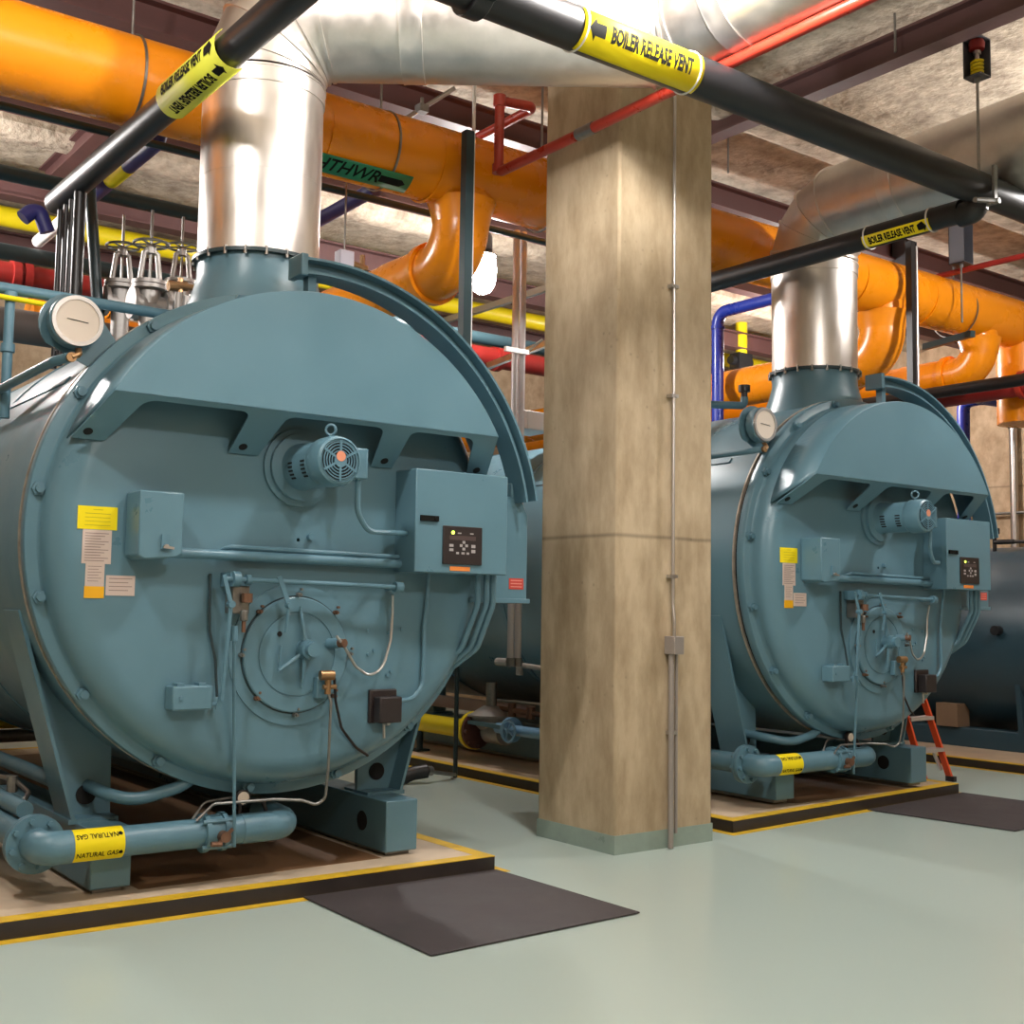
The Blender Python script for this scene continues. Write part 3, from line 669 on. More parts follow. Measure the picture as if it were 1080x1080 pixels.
# small white stickers on the two ducts
def sticker(root, o, c, ax, m_):
    fn = wrap(c, ax, .376, m_); mb = MB()
    poly_into(mb, [(-.05, -.05), (.05, -.05), (.05, .05), (-.05, .05)], lambda u, v: fn(u, v, .3785)); mb.build('white_sticker', WHITE, root, off=o, fixn=False)
pz = 4.84+.03+.44
sticker(f1, o1, V((3.12, 6.8, pz))+V((.8, -.6, 0))*(.44+1.12), V((.8, -.6, 0)), V((-.6, -.8, -.25)))
sticker(f2, o2, V((8.48, 6.8, 4.69+.47))+V((-.06, -1, 0)).normalized()*(.44+.95), V((-.06, -1, 0)), V((-1, .06, -.05)))

# ================================================================== VENT PIPING (black)
YM, ZM = 4.8, 4.738
def hold(o, label, cat, group=None): return tag(o, label, cat, group)
root = empty('vent_main', (7, YM, ZM), 'thick black boiler release vent main crossing the top of the photo', 'vent pipe', 'black boiler release vent pipes')
o = V((7, YM, ZM)); RM = .118
MB().cyl((.5, YM, ZM), (15.5, YM, ZM), RM, n=32).build('pipe', BLACKP, root, off=o)
def marker(root, o, c, ax, r, mid, half, L, rows, m_, ties=True, arrow=-1, tsize=.07, sx=.9, bold=.012, ang2=0):
    fn = wrap(c, ax, r, mid); n = 14; vs = []; fs = []
    for i in range(2):
        for k in range(n+1): vs.append(fn((-L/2, L/2)[i], (-half+2*half*k/n)*r, r+.006))
    for k in range(n): fs.append((k, k+1, n+2+k, n+1+k))
    MB().add(vs, fs).build('pipe_marker', m_, root, off=o, solid=.002)
    tm = MB()
    for (ang, flip, txt) in rows:
        f2_ = lambda u, v: fn((u*flip), ang*r+v*flip, r+.010)
        text_into(tm, txt, tsize, lambda u, v: f2_(u*sx+(.5 if arrow*flip < 0 else -.5)*.11*L, v), bold=.045)
        poly_into(tm, [(u*(1 if arrow*flip > 0 else -1), v) for u, v in arrow_poly(L*.13, tsize*1.05)], lambda u, v: f2_(u+(arrow*flip)*L*.40, v))
    tm.build('marker_lettering', INK, root, off=o, fixn=False)
    if ties:
        for e in (-L*.47, L*.47): MB().ring(V(c)+V(ax).normalized()*(e-.006), V(ax), r+.009, r+.002, .012, 28).build('cable_tie', WHITE, root, off=o)
cA = pt(667, 57, y=YM)
marker(root, o, (cA.x, YM, ZM), (1, 0, 0), RM, (-.3, -1, -.45), 1.05, .90, [(.16, 1, 'BOILER RELEASE VENT')], YLAB, arrow=-1, tsize=.115, sx=.54, ang2=1)
# grooved coupling at the left of the main
cc = pt(500, -6, y=YM).x
MB().cyl((cc-.05, YM, ZM), (cc+.05, YM, ZM), RM+.03, n=28).box((cc-.06, YM-.2, ZM-.10), (cc+.05, YM-.1, ZM-.02)).build('coupling', BLACKP, root, off=o, bevel=.006)
MB().cyl((cc+.0, YM-.17, ZM-.05), (cc+.12, YM-.17, ZM-.05), .018, n=10).build('coupling_bolt', STEEL, root, off=o)
# clamp where the right branch joins
cx = 7.86
MB().cyl((cx, YM+.02, ZM-.16), (cx, YM, ZM), .085, n=20).tube([(cx, YM+.15, ZM-.165), (cx, YM+.02, ZM-.165), (cx, YM, ZM)], .088, 20, bend=.06).build('tee_fitting', BLACKP, root, off=o)
tx = pt(1051, 190, y=YM-.14).x
MB().box((tx-.02, YM-.135, ZM-.14), (tx+.02, YM-.115, ZM+.14)).cyl((tx, YM-.16, ZM-.13), (tx, YM-.05, ZM-.13), .022, n=10).cyl((tx-.25, YM-.12, ZM-.17), (tx, YM-.14, ZM-.13), .02, n=10).build('strap_clamp', STEEL, root, off=o)
for X, z, y1, lab in ((2.5, 4.57, 9.0, 'black boiler release vent branch running over the nearer left boiler'), (7.86, 4.60, 9.2, 'black boiler release vent branch ending at the main beside the right flue')):
    o = V((X, 7, z)); rt = empty('vent_branch', o, lab, 'vent pipe', 'black boiler release vent pipes')
    MB().tube([(X, y1, z), (X, YM+.13, z)] if X > 5 else [(X, y1, z), (X, YM+.1, z), (X, YM, ZM-.09)], .088, 24, bend=.09).build('pipe', BLACKP, rt, off=o)
    MB().lathe([(.088, 0), (.07, .05), (.03, .075), (.005, .08)], (X, y1, z), (0, 1, 0), 24).build('end_cap', BLACKP, rt, off=o)
    if X < 5:
        c = pt(214, 66, x=X)
        marker(rt, o, (X, c.y, z), (0, -1, 0), .104, (-.75, 0, -.5), 1.5, .84, [(.55, 1, 'BOILER RELEASE VENT'), (-.6, -1, 'BOILER RELEASE VENT')], YLAB2, ties=False, arrow=1, tsize=.075, sx=.78)
        for k, (px, rr) in enumerate(((64, .022), (70, .022), (76, .024), (84, .042))):
            q = pt(px, 225, x=X); yk = min(q.y, y1-.06)
            MB().cyl((X, yk, z-.07), (X, yk, 3.3), rr, n=14).build('relief_riser', BLACKP, rt, off=o)
    else:
        c = pt(950, 249, x=X)
        marker(rt, o, (X, c.y, z), (0, -1, 0), .088, (-.8, 0, -.62), .55, .60, [(.0, 1, 'BOILER RELEASE VENT')], YLAB, arrow=1, tsize=.072, sx=.58)
        for k, (dy, rr) in enumerate(((8.95, .03), (8.75, .04))):
            MB().cyl((X, dy, z-.07), (X, dy, 3.3), rr, n=14).build('relief_riser', BLACKP, rt, off=o)

# ================================================================== ORANGE MAIN
YO, ZO, RO = 7.62, 5.0, .29
o = V((7.5, YO, ZO)); og = empty('hot_water_main', o, 'big orange hot water return main crossing behind both flue stacks', 'hot water pipe')
MB().tube([(-3, YO, ZO), (13.0, YO, ZO+.08), (13.35, YO, ZO+.07), (13.35, YO, 3.9)], RO, 40, bend=.5, seg=10).build('main_pipe', ORANGE, og, off=o)
drops = ((5.2, 4.31, 13.5, .225), (10.62, 4.28, 15.9, .235), (12.45, 4.42, 15.9, .20))
for X, z, y1, r in drops:
    MB().lathe([(r*1.22, -.24), (r*1.08, -.33), (r, -.42)], (X, YO, ZO+.03), (0, 0, 1), 32).tube([(X, YO, ZO), (X, YO, z), (X, YO+1.0, z)], r, 32, bend=.34, seg=10).build('drop_elbow', ORANGE, og, off=o)
    MB().cyl((X, YO+.36, z), (X, y1, z), r*.96, n=28).build('branch_pipe', ORANGE, og, off=o)
    MB().ring((X, YO+.36, z), (0, 1, 0), r+.03, r-.02, .07, 32).build('insulation_collar', ORANGE, og, off=o)
for X in (3.9, 4.85, 10.0, 11.2):
    MB().ring((X, YO, ZO+.02+.005*(X-4)), (1, 0, 0), RO+.006, RO-.01, .02, 40).build('jacket_band', ORANGE, og, off=o)
# hanger rods of the main
for X in (2.55, 4.45, 6.0, 11.95):
    MB().cyl((X, YO, ZO+RO), (X, YO, HC), .010, n=8).ring((X-.008, YO, ZO+.03), (1, 0, 0), RO+.012, RO+.002, .016, 40).build('hanger', STEEL, og, off=o)
# green HTHWR marker
gm = pt(392, 192, y=YO-.2); fn = wrap((gm.x-.04, YO, ZO+.01), (1, 0, 0), RO, (0, -1, -1.65))
mb = MB(); n = 10; L = .78; vs = []; fs = []
for i, u in enumerate((-L/2, L/2)):
    for k in range(n+1): vs.append(fn(u, (-.29+.56*k/n)*RO, RO+.006))
for k in range(n): fs.append((k, k+1, n+2+k, n+1+k))
mb.add(vs, fs).build('green_marker', GREENL, og, off=o, solid=.002)
mb = MB(); text_into(mb, 'HTHWR', .145, lambda u, v: fn(u-.13+v*.2, v, RO+.009)); poly_into(mb, [(-.11, -.03), (.07, -.03), (.11, 0), (.07, .03), (-.11, .03)], lambda u, v: fn(u+.24, v, RO+.009))
mb.build('marker_lettering', INK, og, off=o, fixn=False)

# ================================================================== RED SPRINKLER PIPE by the column
XR, ZR = 5.2, 4.9
o = V((XR, 5.5, ZR)); rp = empty('sprinkler_pipe', o, 'red sprinkler pipe slanting across the concrete column', 'sprinkler pipe')
MB().tube([(XR, -1, ZR), (XR, 7.13, ZR), (XR, 7.13, 5.46), (XR+.0, 7.13, 5.46), (XR+.28, 7.05, 5.46), (XR+.28, 8.6, 5.46)], .038, 16, bend=.05).build('pipe', RED, rp, off=o)
MB().cyl((XR, 6.03, ZR), (XR, 6.2, ZR), .043, n=16).build('coupling', STEEL, rp, off=o)
MB().cyl((XR, 7.13, ZR-.005), (XR, 7.13, ZR+.06), .05, n=16).build('fitting', RED, rp, off=o)
MB().cyl((XR, 7.13, 5.41), (XR, 7.13, 5.5), .05, n=16).build('fitting', RED, rp, off=o)

# ================================================================== COLUMN CONDUIT
xa = 6.06
q = pt(708, 400, y=5.985)
xa = q.x
zb1, zb0 = pt(711, 671, y=5.96).z, pt(711, 690, y=5.96).z
o = V((xa, 5.96, 0)); cr = empty('electrical_conduit', o, 'thin grey conduit with small box running down the concrete column', 'conduit')
MB().tube([(xa, 5.96, 5.6), (xa, 5.96, zb1+.22), (xa+.0, 5.945, zb1+.1), (xa+.0, 5.945, zb1)], .0115, 10, bend=.1).build('thin_conduit', ZINC, cr, off=o)
MB().box((xa-.045, 5.90, zb0), (xa+.05, 5.998, zb1)).build('junction_box', GREYB, cr, off=o, bevel=.004)
MB().cyl((xa-.018, 5.955, .005), (xa-.018, 5.955, zb0), .02, n=12).build('wide_conduit', GREYB, cr, off=o)
MB().cyl((xa+.035, 5.96, .1), (xa+.035, 5.96, zb0), .012, n=10).build('side_conduit', GREYB, cr, off=o)
mb = MB()
for z in (pt(708, 418, y=5.98).z, pt(708, 608, y=5.98).z, 3.9, .78): mb.box((xa-.035, 5.945, z-.012), (xa+.035, 5.992, z+.012))
mb.build('conduit_strap', ZINC, cr, off=o)

# ================================================================== HANGER BOXES, RODS
def spring_hanger(x, y, z0, z1, w, zt, zb, label, spring=True):
    o = V((x, y, z0)); rt = empty('spring_hanger', o, label, 'pipe hanger', 'spring hangers')
    m_ = MB().box((x-w/2, y-w/2, z0), (x+w/2, y-w/2+.008, z1)) if False else MB()
    m_.box((x-w/2, y+w/2-.008, z0), (x+w/2, y+w/2, z1)).box((x+w/2-.008, y-w/2, z0), (x+w/2, y+w/2, z1)).box((x-w/2, y-w/2, z0), (x+w/2, y+w/2, z0+.008)).box((x-w/2, y-w/2, z1-.008), (x+w/2, y+w/2, z1))
    if not spring: m_.box((x-w/2, y-w/2, z0), (x-w/2+.008, y+w/2, z1)); 
    m_.build('hanger_box', CHAR, rt, off=o)
    MB().cyl((x, y, z1), (x, y, zt), .012, n=8).cyl((x, y, zb), (x, y, z0), .011, n=8).cyl((x, y, z0-.03), (x, y, z0), .024, n=8).build('hanger_rod', STEEL, rt, off=o)
    if spring:
        pts = []; hh = (z1-z0)
        for k in range(41):
            a = 2*PI*4*k/40; pts.append((x+w*.28*math.cos(a), y+w*.28*math.sin(a), z0+.02+hh*.38*k/40))
        MB().tube(pts, .011, 8).build('spring', YEL, rt, off=o)
        MB().cyl((x, y, z0+hh*.40), (x, y, z0+hh*.62), .018, n=8).cyl((x, y, z0+hh*.62), (x, y, z0+hh*.7), .03, n=8).build('spring_bolt', ZINC, rt, off=o)
        MB().lathe([(.01, 0), (.05, 0), (.06, -.03), (.055, -.07), (.01, -.075)], (x, y, z1-.005), (0, 0, 1), 16).build('rubber_cup', DRED, rt, off=o)
    return rt
hx = pt(1031, 100, y=YM).x
spring_hanger(hx, YM, pt(1026, 80, y=YM).z, pt(1026, 40, y=YM).z, .14, 5.77, ZM+.12, 'grey open spring hanger box with yellow spring above the vent main')
hx2 = pt(1014, 300, y=7.2).x
spring_hanger(hx2, 7.2, pt(1010, 278, y=7.2).z, pt(1010, 236, y=7.2).z, .18, 6.1, 4.75, 'grey hanger box just below the right vent branch end', False)
hx3 = pt(954, 280, y=8.2).x
spring_hanger(hx3, 8.2, pt(954, 300, y=8.2).z, pt(954, 256, y=8.2).z, .2, 5.75, 5.2, 'dark hanger box behind the right yellow pipe marker', False)
# thin rods hanging from the ceiling at the upper right
for (px, y_, z0, z1, lab) in ((944, 5.2, 5.8, HC, 'thin rod hanging at the ceiling near the galvanized duct bend'), (768, 7.6, 5.75, HC, 'short thin rod hanging from the rough ceiling right of the column')):
    q = pt(px, 30 if px > 900 else 150, y=y_)
    tag(MB().cyl((q.x, y_, z0), (q.x, y_, z1), .01, n=8).build('hanger_rod', STEEL, off=(q.x, y_, z0)), lab, 'hanger rod')
# trapeze angle carrying the orange pipe at the right
o = pt(990, 358, y=7.3)
tag(MB().bar(pt(975, 366, y=8.0), pt(1026, 352, y=7.2), .06, .07).build('pipe_support', DARKP, off=o), 'dark bracket under the orange main at the right', 'pipe support')

# ================================================================== HIGH BAY LAMPS
def lamp(x, y, z, label):
    o = V((x, y, z)); rt = empty('high_bay_lamp', o, label, 'lamp', 'high bay lamps')
    MB().lathe([(.03, .42), (.085, .40), (.10, .36), (.10, .22), (.06, .2), (.135, .18), (.14, .16)], (x, y, z), (0, 0, 1), 24).cyl((x, y, z+.4), (x, y, HC), .012, n=8).build('ballast_housing', CHAR, rt, off=o)
    MB().lathe([(.12, .17), (.14, .1), (.147, .02), (.143, -.07), (.125, -.15), (.095, -.205), (.05, -.235), (.005, -.242)], (x, y, z), (0, 0, 1), 24).build('refractor', GLASS, rt, off=o)
L0 = pt(509, 286, y=10.0)
lamp(L0.x, L0.y, L0.z, 'glowing lamp seen between the dark strut and the concrete column')
for x, y, z, lab in ((4.4, 4.2, 5.3, 'glowing lamp in the aisle just above the vent main marker'), (.1, 4.25, 5.3, 'glowing lamp over the aisle beyond the left edge'),
                     (10.2, 4.1, 5.2, 'glowing lamp over the aisle beyond the right edge'), (13.05, 10.6, 5.0, 'added room light lamp hidden behind the right flue stack'),  # rear lamp added to light the closed room, hidden by the flue
                     (1.2, 11.0, 5.0, 'added unseen room light lamp behind the nearer left boiler'), (2.6, -1.0, 5.4, 'added fill lamp above and behind the camera position')):  # both unseen and added: rear room light, and fill on the boiler fronts
    lamp(x, y, z, lab)

# ================================================================== STRUTS AND CONDUITS between left boiler and column
q = pt(492, 250, y=7.2)
tag(MB().box((q.x-.035, 7.17, 3.3), (q.x+.035, 7.24, pt(492, 138, y=7.2).z)).build('strut_post', DARKP, off=(q.x, 7.2, 3.3)), 'dark steel strut standing in front of the orange drop elbow', 'strut')
q = pt(500, 250, y=7.25)
tag(MB().tube([(q.x, 7.28, 3.3), (q.x, 7.28, 5.7)], .014, 10).build('electrical_conduit', WHITE, off=(q.x, 7.28, 3.3)), 'thin white conduit beside the dark strut', 'conduit')
for px, lab in ((542, 'left one of two grey conduits rising left of the column'), (549.5, 'right one of two grey conduits rising left of the column')):
    q = pt(px, 450, y=8.15); zb = pt(px, 700, y=8.15).z
    o = V((q.x, 8.15, zb)); rt = empty('electrical_conduit', o, lab, 'conduit', 'grey conduits left of the column')
    MB().cyl((q.x, 8.15, zb), (q.x, 8.15, 4.9), .03, n=14).build('conduit', CONDP, rt, off=o)
    MB().cyl((q.x, 8.15, zb-.02), (q.x, 8.15, zb+.05), .04, n=14).build('coupling', STEEL, rt, off=o)
q = pt(545, 370, y=8.1); z = q.z
tag(MB().box((q.x-.13, 8.08, z-.02), (q.x+.12, 8.11, z+.02)).tube([(q.x+.1, 8.1, z), (q.x+.28, 8.1, z+.14)], .012, 8).build('conduit_clamp', ZINC, off=(q.x, 8.1, z)), 'bright clamp bar tying the two grey conduits', 'clamp')
for (x0, y0, x1, y1, X, lab) in ((470, 338, 580, 303, 6.9, 'upper bright steel channel left of the column'), (515, 386, 580, 361, 7.0, 'lower bright steel channel left of the column')):
    a, b = pt(x0, y0, x=X), pt(x1, y1, x=X)
    tag(MB().bar(a, b, .05, .06).build('strut_channel', ZINC, off=(a+b)/2), lab, 'strut')
a = pt(476, 690, y=8.9); b = pt(480, 820, z=0)
tag(MB().cyl((b.x, b.y, 0), (b.x, b.y, 1.6), .022, n=10).build('support_post', DARKP, off=(b.x, b.y, 0)), 'thin dark post standing between the two boilers', 'post')
b = pt(430, 845, z=.089)
tag(MB().cyl((4.16, 7.2, .089), (4.16, 7.2, .8), .03, n=12).build('support_post', STEEL, off=(4.16, 7.2, .089)), 'short grey post behind the right skid of the left boiler', 'post')
q = pt(961, 300, y=7.2)
tag(MB().box((q.x-.035, 7.17, 3.3), (q.x+.035, 7.24, pt(961, 255, y=7.2).z)).build('strut_post', BLACKP, off=(q.x, 7.2, 3.3)), 'black steel strut standing right of the right flue stack', 'strut')
q = pt(967, 300, y=7.2)
tag(MB().cyl((q.x, 7.2, 3.3), (q.x, 7.2, pt(967, 260, y=7.2).z), .014, n=10).build('electrical_conduit', ZINC, off=(q.x, 7.2, 3.3)), 'thin shiny conduit beside the black strut at the right', 'conduit')
# white panel box on top of the right boiler's far side
a, b = pt(552, 432, y=9.5), pt(584, 456, y=9.5)
tag(MB().box((a.x, 9.5, b.z), (b.x, 9.9, a.z)).box((a.x+.05, 9.49, b.z), (a.x+.1, 9.51, a.z)).build('instrument_cabinet', WHITE, off=(a.x, 9.5, b.z), bevel=.01), 'small white cabinet behind the column at its left edge', 'cabinet')

# ================================================================== BACKGROUND PIPES
def xpipe(name, px, py, y_, r, x0, x1, m_, label, cat, parts=None, group=None, z=None):
    zz = z if z is not None else pt(px, py, y=y_).z; o = V(((x0+x1)/2, y_, zz))
    if not parts: return tag(MB().cyl((x0, y_, zz), (x1, y_, zz), r, n=20).build(name, m_, off=o), label, cat, group)
    rt = empty(name, o, label, cat, group)
    MB().cyl((x0, y_, zz), (x1, y_, zz), r, n=20).build('pipe', m_, rt, off=o)
    for xx in parts: MB().cyl((xx-.035, y_, zz), (xx+.035, y_, zz), r*1.3, n=20).build('coupling', m_, rt, off=o)
    return rt
xpipe('gas_main', 205, 268, 13.4, .11, -2, 16, YEL, 'long yellow gas main far behind the handwheel valves', 'gas pipe')
c1, c2 = pt(15, 294, y=11.5).x, pt(27, 296, y=11.5).x
xpipe('fire_main', 50, 297, 11.5, .12, -2, 16, DRED, 'thick red fire main behind the black risers', 'fire pipe', (c1, c2, 8.4))
xpipe('header_pipe', 60, 275, 10.9, .07, -2, 10, DARKP, 'dark teal pipe just above the thick red fire main', 'pipe')
xpipe('header_pipe', 40, 190, 9.6, .06, -2, 4.1, DARKP, 'dark teal pipe below the big orange main at upper left', 'pipe')
xpipe('header_pipe', 25, 345, 10.2, .14, -2, 4.85, mat('brown_grey_pipe', (92, 84, 80), .5), 'dull grey brown pipe low behind the gauge of the left boiler', 'pipe')
a, b = pt(40, 255, x=2.95), pt(168, 148, x=2.95)
o = (a+b)/2; d = (b-a)
wb = empty('chilled_pipe', o, 'pipe in white, yellow and blue bands beside the left vent branch', 'pipe')
MB().cyl(a, a+d*.52, .054, n=18).build('white_section', WHITE, wb, off=o)
MB().tube([a+d*.52, a+d*1.0, a+d*1.0+V((0, 0, .3))], .058, 18, bend=.08).build('blue_section', NAVY, wb, off=o)
MB().cyl(a+d*.66, a+d*.79, .061, n=18).build('yellow_band', YLAB, wb, off=o)
q = pt(43, 200, y=8.9); q2 = pt(50, 245, y=8.9)
tag(MB().tube([pt(24, 230, y=8.9), pt(40, 218, y=8.9), q2], .055, 12, bend=.05).build('pipe_bracket', NAVY, off=q2), 'slate blue bracket at the left end of the left vent branch', 'bracket')
a, b = pt(338, 232, y=9.0), pt(392, 200, y=9.0)
b = a+V((0, -1, 0))*.9
a2, b2 = pt(300, 252, x=4.75), pt(396, 199, x=4.75)
tag(MB().cyl(a2, b2, .06, n=16).build('water_pipe', NAVY, off=(a2+b2)/2), 'navy blue pipe under the green marker right of the left flue', 'pipe')
tag(MB().cyl(pt(92, 235, y=9.3)+V((0, 0, .35)), pt(106, 320, y=9.3)+V((0.03, 0, -.5)), .045, n=14).build('riser_pipe', DARKP, off=pt(106, 320, y=9.3)), 'dark teal riser just right of the black relief risers', 'pipe')
# rack ledge beneath the orange main
xpipe('cable_ladder', 0, 0, 8.05, .028, -3, 7.2, DARKP, 'thin dark rail under the lower back edge of the orange main', 'rail', z=pt(0, 111, y=8.05).z)

# handwheel gate valves on the left boiler top
def gate_valve(c, s, label, tilt=0):
    c = V(c); rt = empty('gate_valve', c, label, 'valve', 'handwheel gate valves'); k = s
    MB().cyl(c+V((-.2*k, 0, 0)), c+V((.2*k, 0, 0)), .12*k, n=20).cyl(c+V((-.22*k, 0, 0)), c+V((-.17*k, 0, 0)), .19*k, n=24).cyl(c+V((.17*k, 0, 0)), c+V((.22*k, 0, 0)), .19*k, n=24).cyl(c, c+V((0, 0, .2*k)), .13*k, n=20).build('valve_body', CAST, rt, off=c)
    MB().cyl(c+V((0, 0, .18*k)), c+V((0, 0, .225*k)), .21*k, n=24).cyl(c+V((0, 0, .235*k)), c+V((0, 0, .28*k)), .21*k, n=24).build('bonnet_flange', CAST, rt, off=c)
    MB().tube([c+V((-.12*k, 0, .28*k)), c+V((-.08*k, 0, .62*k)), c+V((0, 0, .68*k))], .035*k, 10).tube([c+V((.12*k, 0, .28*k)), c+V((.08*k, 0, .62*k)), c+V((0, 0, .68*k))], .035*k, 10).cyl(c+V((0, 0, .62*k)), c+V((0, 0, .72*k)), .06*k, n=14).build('yoke', CAST, rt, off=c)
    mb = MB().lathe([(.2*k+.018*k*math.cos(2*PI*j/8), .018*k*math.sin(2*PI*j/8)) for j in range(9)], c+V((0, 0, .74*k)), (0, 0, 1), 32)
    for j in range(5):
        a = 2*PI*j/5; mb.cyl(c+V((0, 0, .73*k)), c+V((.2*k*math.cos(a), .2*k*math.sin(a), .74*k)), .012*k, n=8)
    mb.build('handwheel', STEEL, rt, off=c)
    MB().cyl(c+V((0, 0, .2*k)), c+V((0, 0, 1.15*k)), .02*k, n=8).build('stem', STEEL, rt, off=c)
    MB().cyl(c+V((0, 0, -.75*k)), c+V((0, 0, 0)), .11*k, n=16).build('riser', CAST, rt, off=c)
    return rt
for (px, py, y_, s, lab) in ((157, 322, 8.5, .62, 'nearest grey handwheel valve standing on the left boiler'), (127, 320, 9.3, .62, 'grey handwheel valve left of the nearest one on the left boiler'), (190, 318, 9.1, .6, 'grey handwheel valve beside the left flue stack')):
    q = pt(px, py, y=y_); gate_valve(q, s, lab)
q = pt(186, 300, y=8.2)
tag(MB().cyl(q+V((-.06, 0, 0)), q+V((.35, -.1, -.03)), .022, n=10).cyl(q+V((.03, 0, -.3)), q+V((.03, 0, .05)), .022, n=10).cyl(q+V((-.06, 0, -.02)), q+V((.08, 0, 0)), .035, n=10).build('small_valve', BRASS, off=q), 'small brass valve at the left of the flue neck', 'valve')
for k, (px, h) in enumerate(((188, .35), (196, .3), (203, .33))):
    q = pt(px, 335, y=8.0)
    tag(MB().cyl(q+V((0, 0, -.15)), q+V((0, 0, h*.5)), .03, n=12).build('small_riser', CAST, off=q), ('leftmost', 'middle', 'rightmost')[k]+' of three short grey risers beside the left flue neck', 'pipe', 'short risers beside the left flue neck')
# orange stubs on the left boiler top
for (px, py, y_, r, L, lab) in ((118, 318, 10.2, .12, 1.0, 'orange pipe stub under the handwheel valves'), (35, 334, 10.8, .14, .9, 'small orange pipe piece left of the gauge')):
    q = pt(px, py, y=y_); rt = empty('hot_water_stub', q, lab, 'hot water pipe')
    MB().cyl(q, q+V((L, 0, -.05)), r, n=20).build('pipe', ORANGE, rt, off=q)
    MB().cyl(q+V((-.04, 0, 0)), q+V((.06, 0, 0)), r*1.25, n=20).build('collar', ORANGE, rt, off=q)

# handrail of the left boiler platform
o = pt(10, 400, y=7.5); zt = pt(0, 303, y=7.5).z
hr = empty('handrail', o, 'teal pipe handrail at the left edge above the left boiler', 'handrail')
px_ = pt(9, 350, y=7.5).x
MB().cyl((-.5, 7.5, zt), (2.86, 7.5, zt), .034, n=14).build('top_rail', PAINT2, hr, off=o)
MB().cyl((px_, 7.5, 2.7), (px_, 7.5, zt), .03, n=14).build('post', PAINT2, hr, off=o)
MB().cyl((px_, 7.5, pt(9, 368, y=7.5).z-.02), (px_, 7.5, pt(9, 368, y=7.5).z+.03), .042, n=14).cyl((px_, 7.5, zt-.05), (px_, 7.5, zt-.02), .042, n=14).build('rail_fitting', PAINT2, hr, off=o)
MB().cyl((px_-.3, 7.46, zt-.06), (px_+.22, 7.46, zt-.07), .016, n=10).build('yellow_strap', YLAB, hr, off=o)

# far left boiler bodies behind (dim)
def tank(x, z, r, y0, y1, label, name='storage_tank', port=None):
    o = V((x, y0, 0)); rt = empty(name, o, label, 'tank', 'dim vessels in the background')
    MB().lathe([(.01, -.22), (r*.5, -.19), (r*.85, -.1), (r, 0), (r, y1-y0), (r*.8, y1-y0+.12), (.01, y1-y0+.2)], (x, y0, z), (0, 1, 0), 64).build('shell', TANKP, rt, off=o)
    for yy in (y0+.9, y1-.9):
        m_ = MB()
        P = [(x-r*.85, .3), (x+r*.85, .3)]+[(x+r*math.cos(a), z+r*math.sin(a)) for a in [math.radians(-25-130*k/10) for k in range(11)]]
        m_.prism(P, lambda u, v, d: V((u, d, v)), yy-.03, yy+.03).build('saddle', TANKP, rt, off=o)
    for s in (-1, 1): MB().box((x+s*r*.75-.11, y0-.1, .09), (x+s*r*.75+.11, y1, .31)).build('skid', TANKP, rt, off=o, bevel=.008)
    if port is not None:
        q = pt(*port, x=x-r); h = q.z-z; xx = x-math.sqrt(max(r*r-h*h, .01))
        MB().cyl((xx+.05, q.y, q.z), (xx-.09, q.y, q.z), .055, n=18).build('inspection_port', BLACKP, rt, off=o)
    return rt
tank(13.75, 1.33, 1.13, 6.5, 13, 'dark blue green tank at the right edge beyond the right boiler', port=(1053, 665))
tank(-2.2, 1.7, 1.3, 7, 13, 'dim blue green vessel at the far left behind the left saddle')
# piping on top of the right tank
q = pt(1049, 572, x=13.4); o = q
pv = empty('tank_valve', o, 'small dark valve with knob on top of the right tank', 'valve')
MB().cyl(q+V((0, 0, -.2)), q+V((0, 0, .1)), .025, n=10).cyl(q+V((0, -.2, .0)), q+V((0, -.9, -.02)), .022, n=10).cyl(q, q+V((0, -.25, 0)), .03, n=10).build('valve_body', BLACKP, pv, off=o)
MB().cyl(q+V((0, 0, .1)), q+V((0, 0, .17)), .06, n=12).build('knob', BLACKP, pv, off=o)

# right-hand wall services
def wallpt(px, py): return pt(px, py, x=XW1-.12)
a, b = wallpt(1067, 425), wallpt(1069, 600)
o = V((XW1-.1, a.y, b.z)); rt = empty('wall_conduit', o, 'tall grey conduit on the right concrete wall', 'conduit')
MB().cyl((XW1-.1, a.y, 1.5), (XW1-.1, a.y, a.z+.3), .06, n=16).build('conduit', ZINC, rt, off=o)
MB().cyl((XW1-.1, a.y, wallpt(1067, 452).z), (XW1-.1, a.y, wallpt(1067, 440).z), .07, n=16).build('coupling', BLACKP, rt, off=o)
a, b = wallpt(1000, 545), wallpt(1090, 537)
tag(MB().cyl(a, (a.x, b.y, a.z), .022, n=10).build('wall_conduit', STEEL, off=a), 'thin level conduit low on the right concrete wall', 'conduit')
# blue pipe at right
X = 14.5
a, b, c = pt(1016, 500, x=X), pt(1016, 425, x=X), pt(1034, 420, x=X)
o = b; rt = empty('water_pipe', o, 'blue pipe turning down beside the right boiler hood', 'water pipe', 'blue water pipes')
MB().tube([a+V((0, 0, -1.2)), b, c, c+V((1.6, -.25, -.02))], .085, 18, bend=.12).build('pipe', BLUE, rt, off=o)
MB().cyl(c+V((-.1, 0, 0.03)), c+V((.12, -.02, 0.03)), .11, n=16).build('coupling', BLUE, rt, off=o)
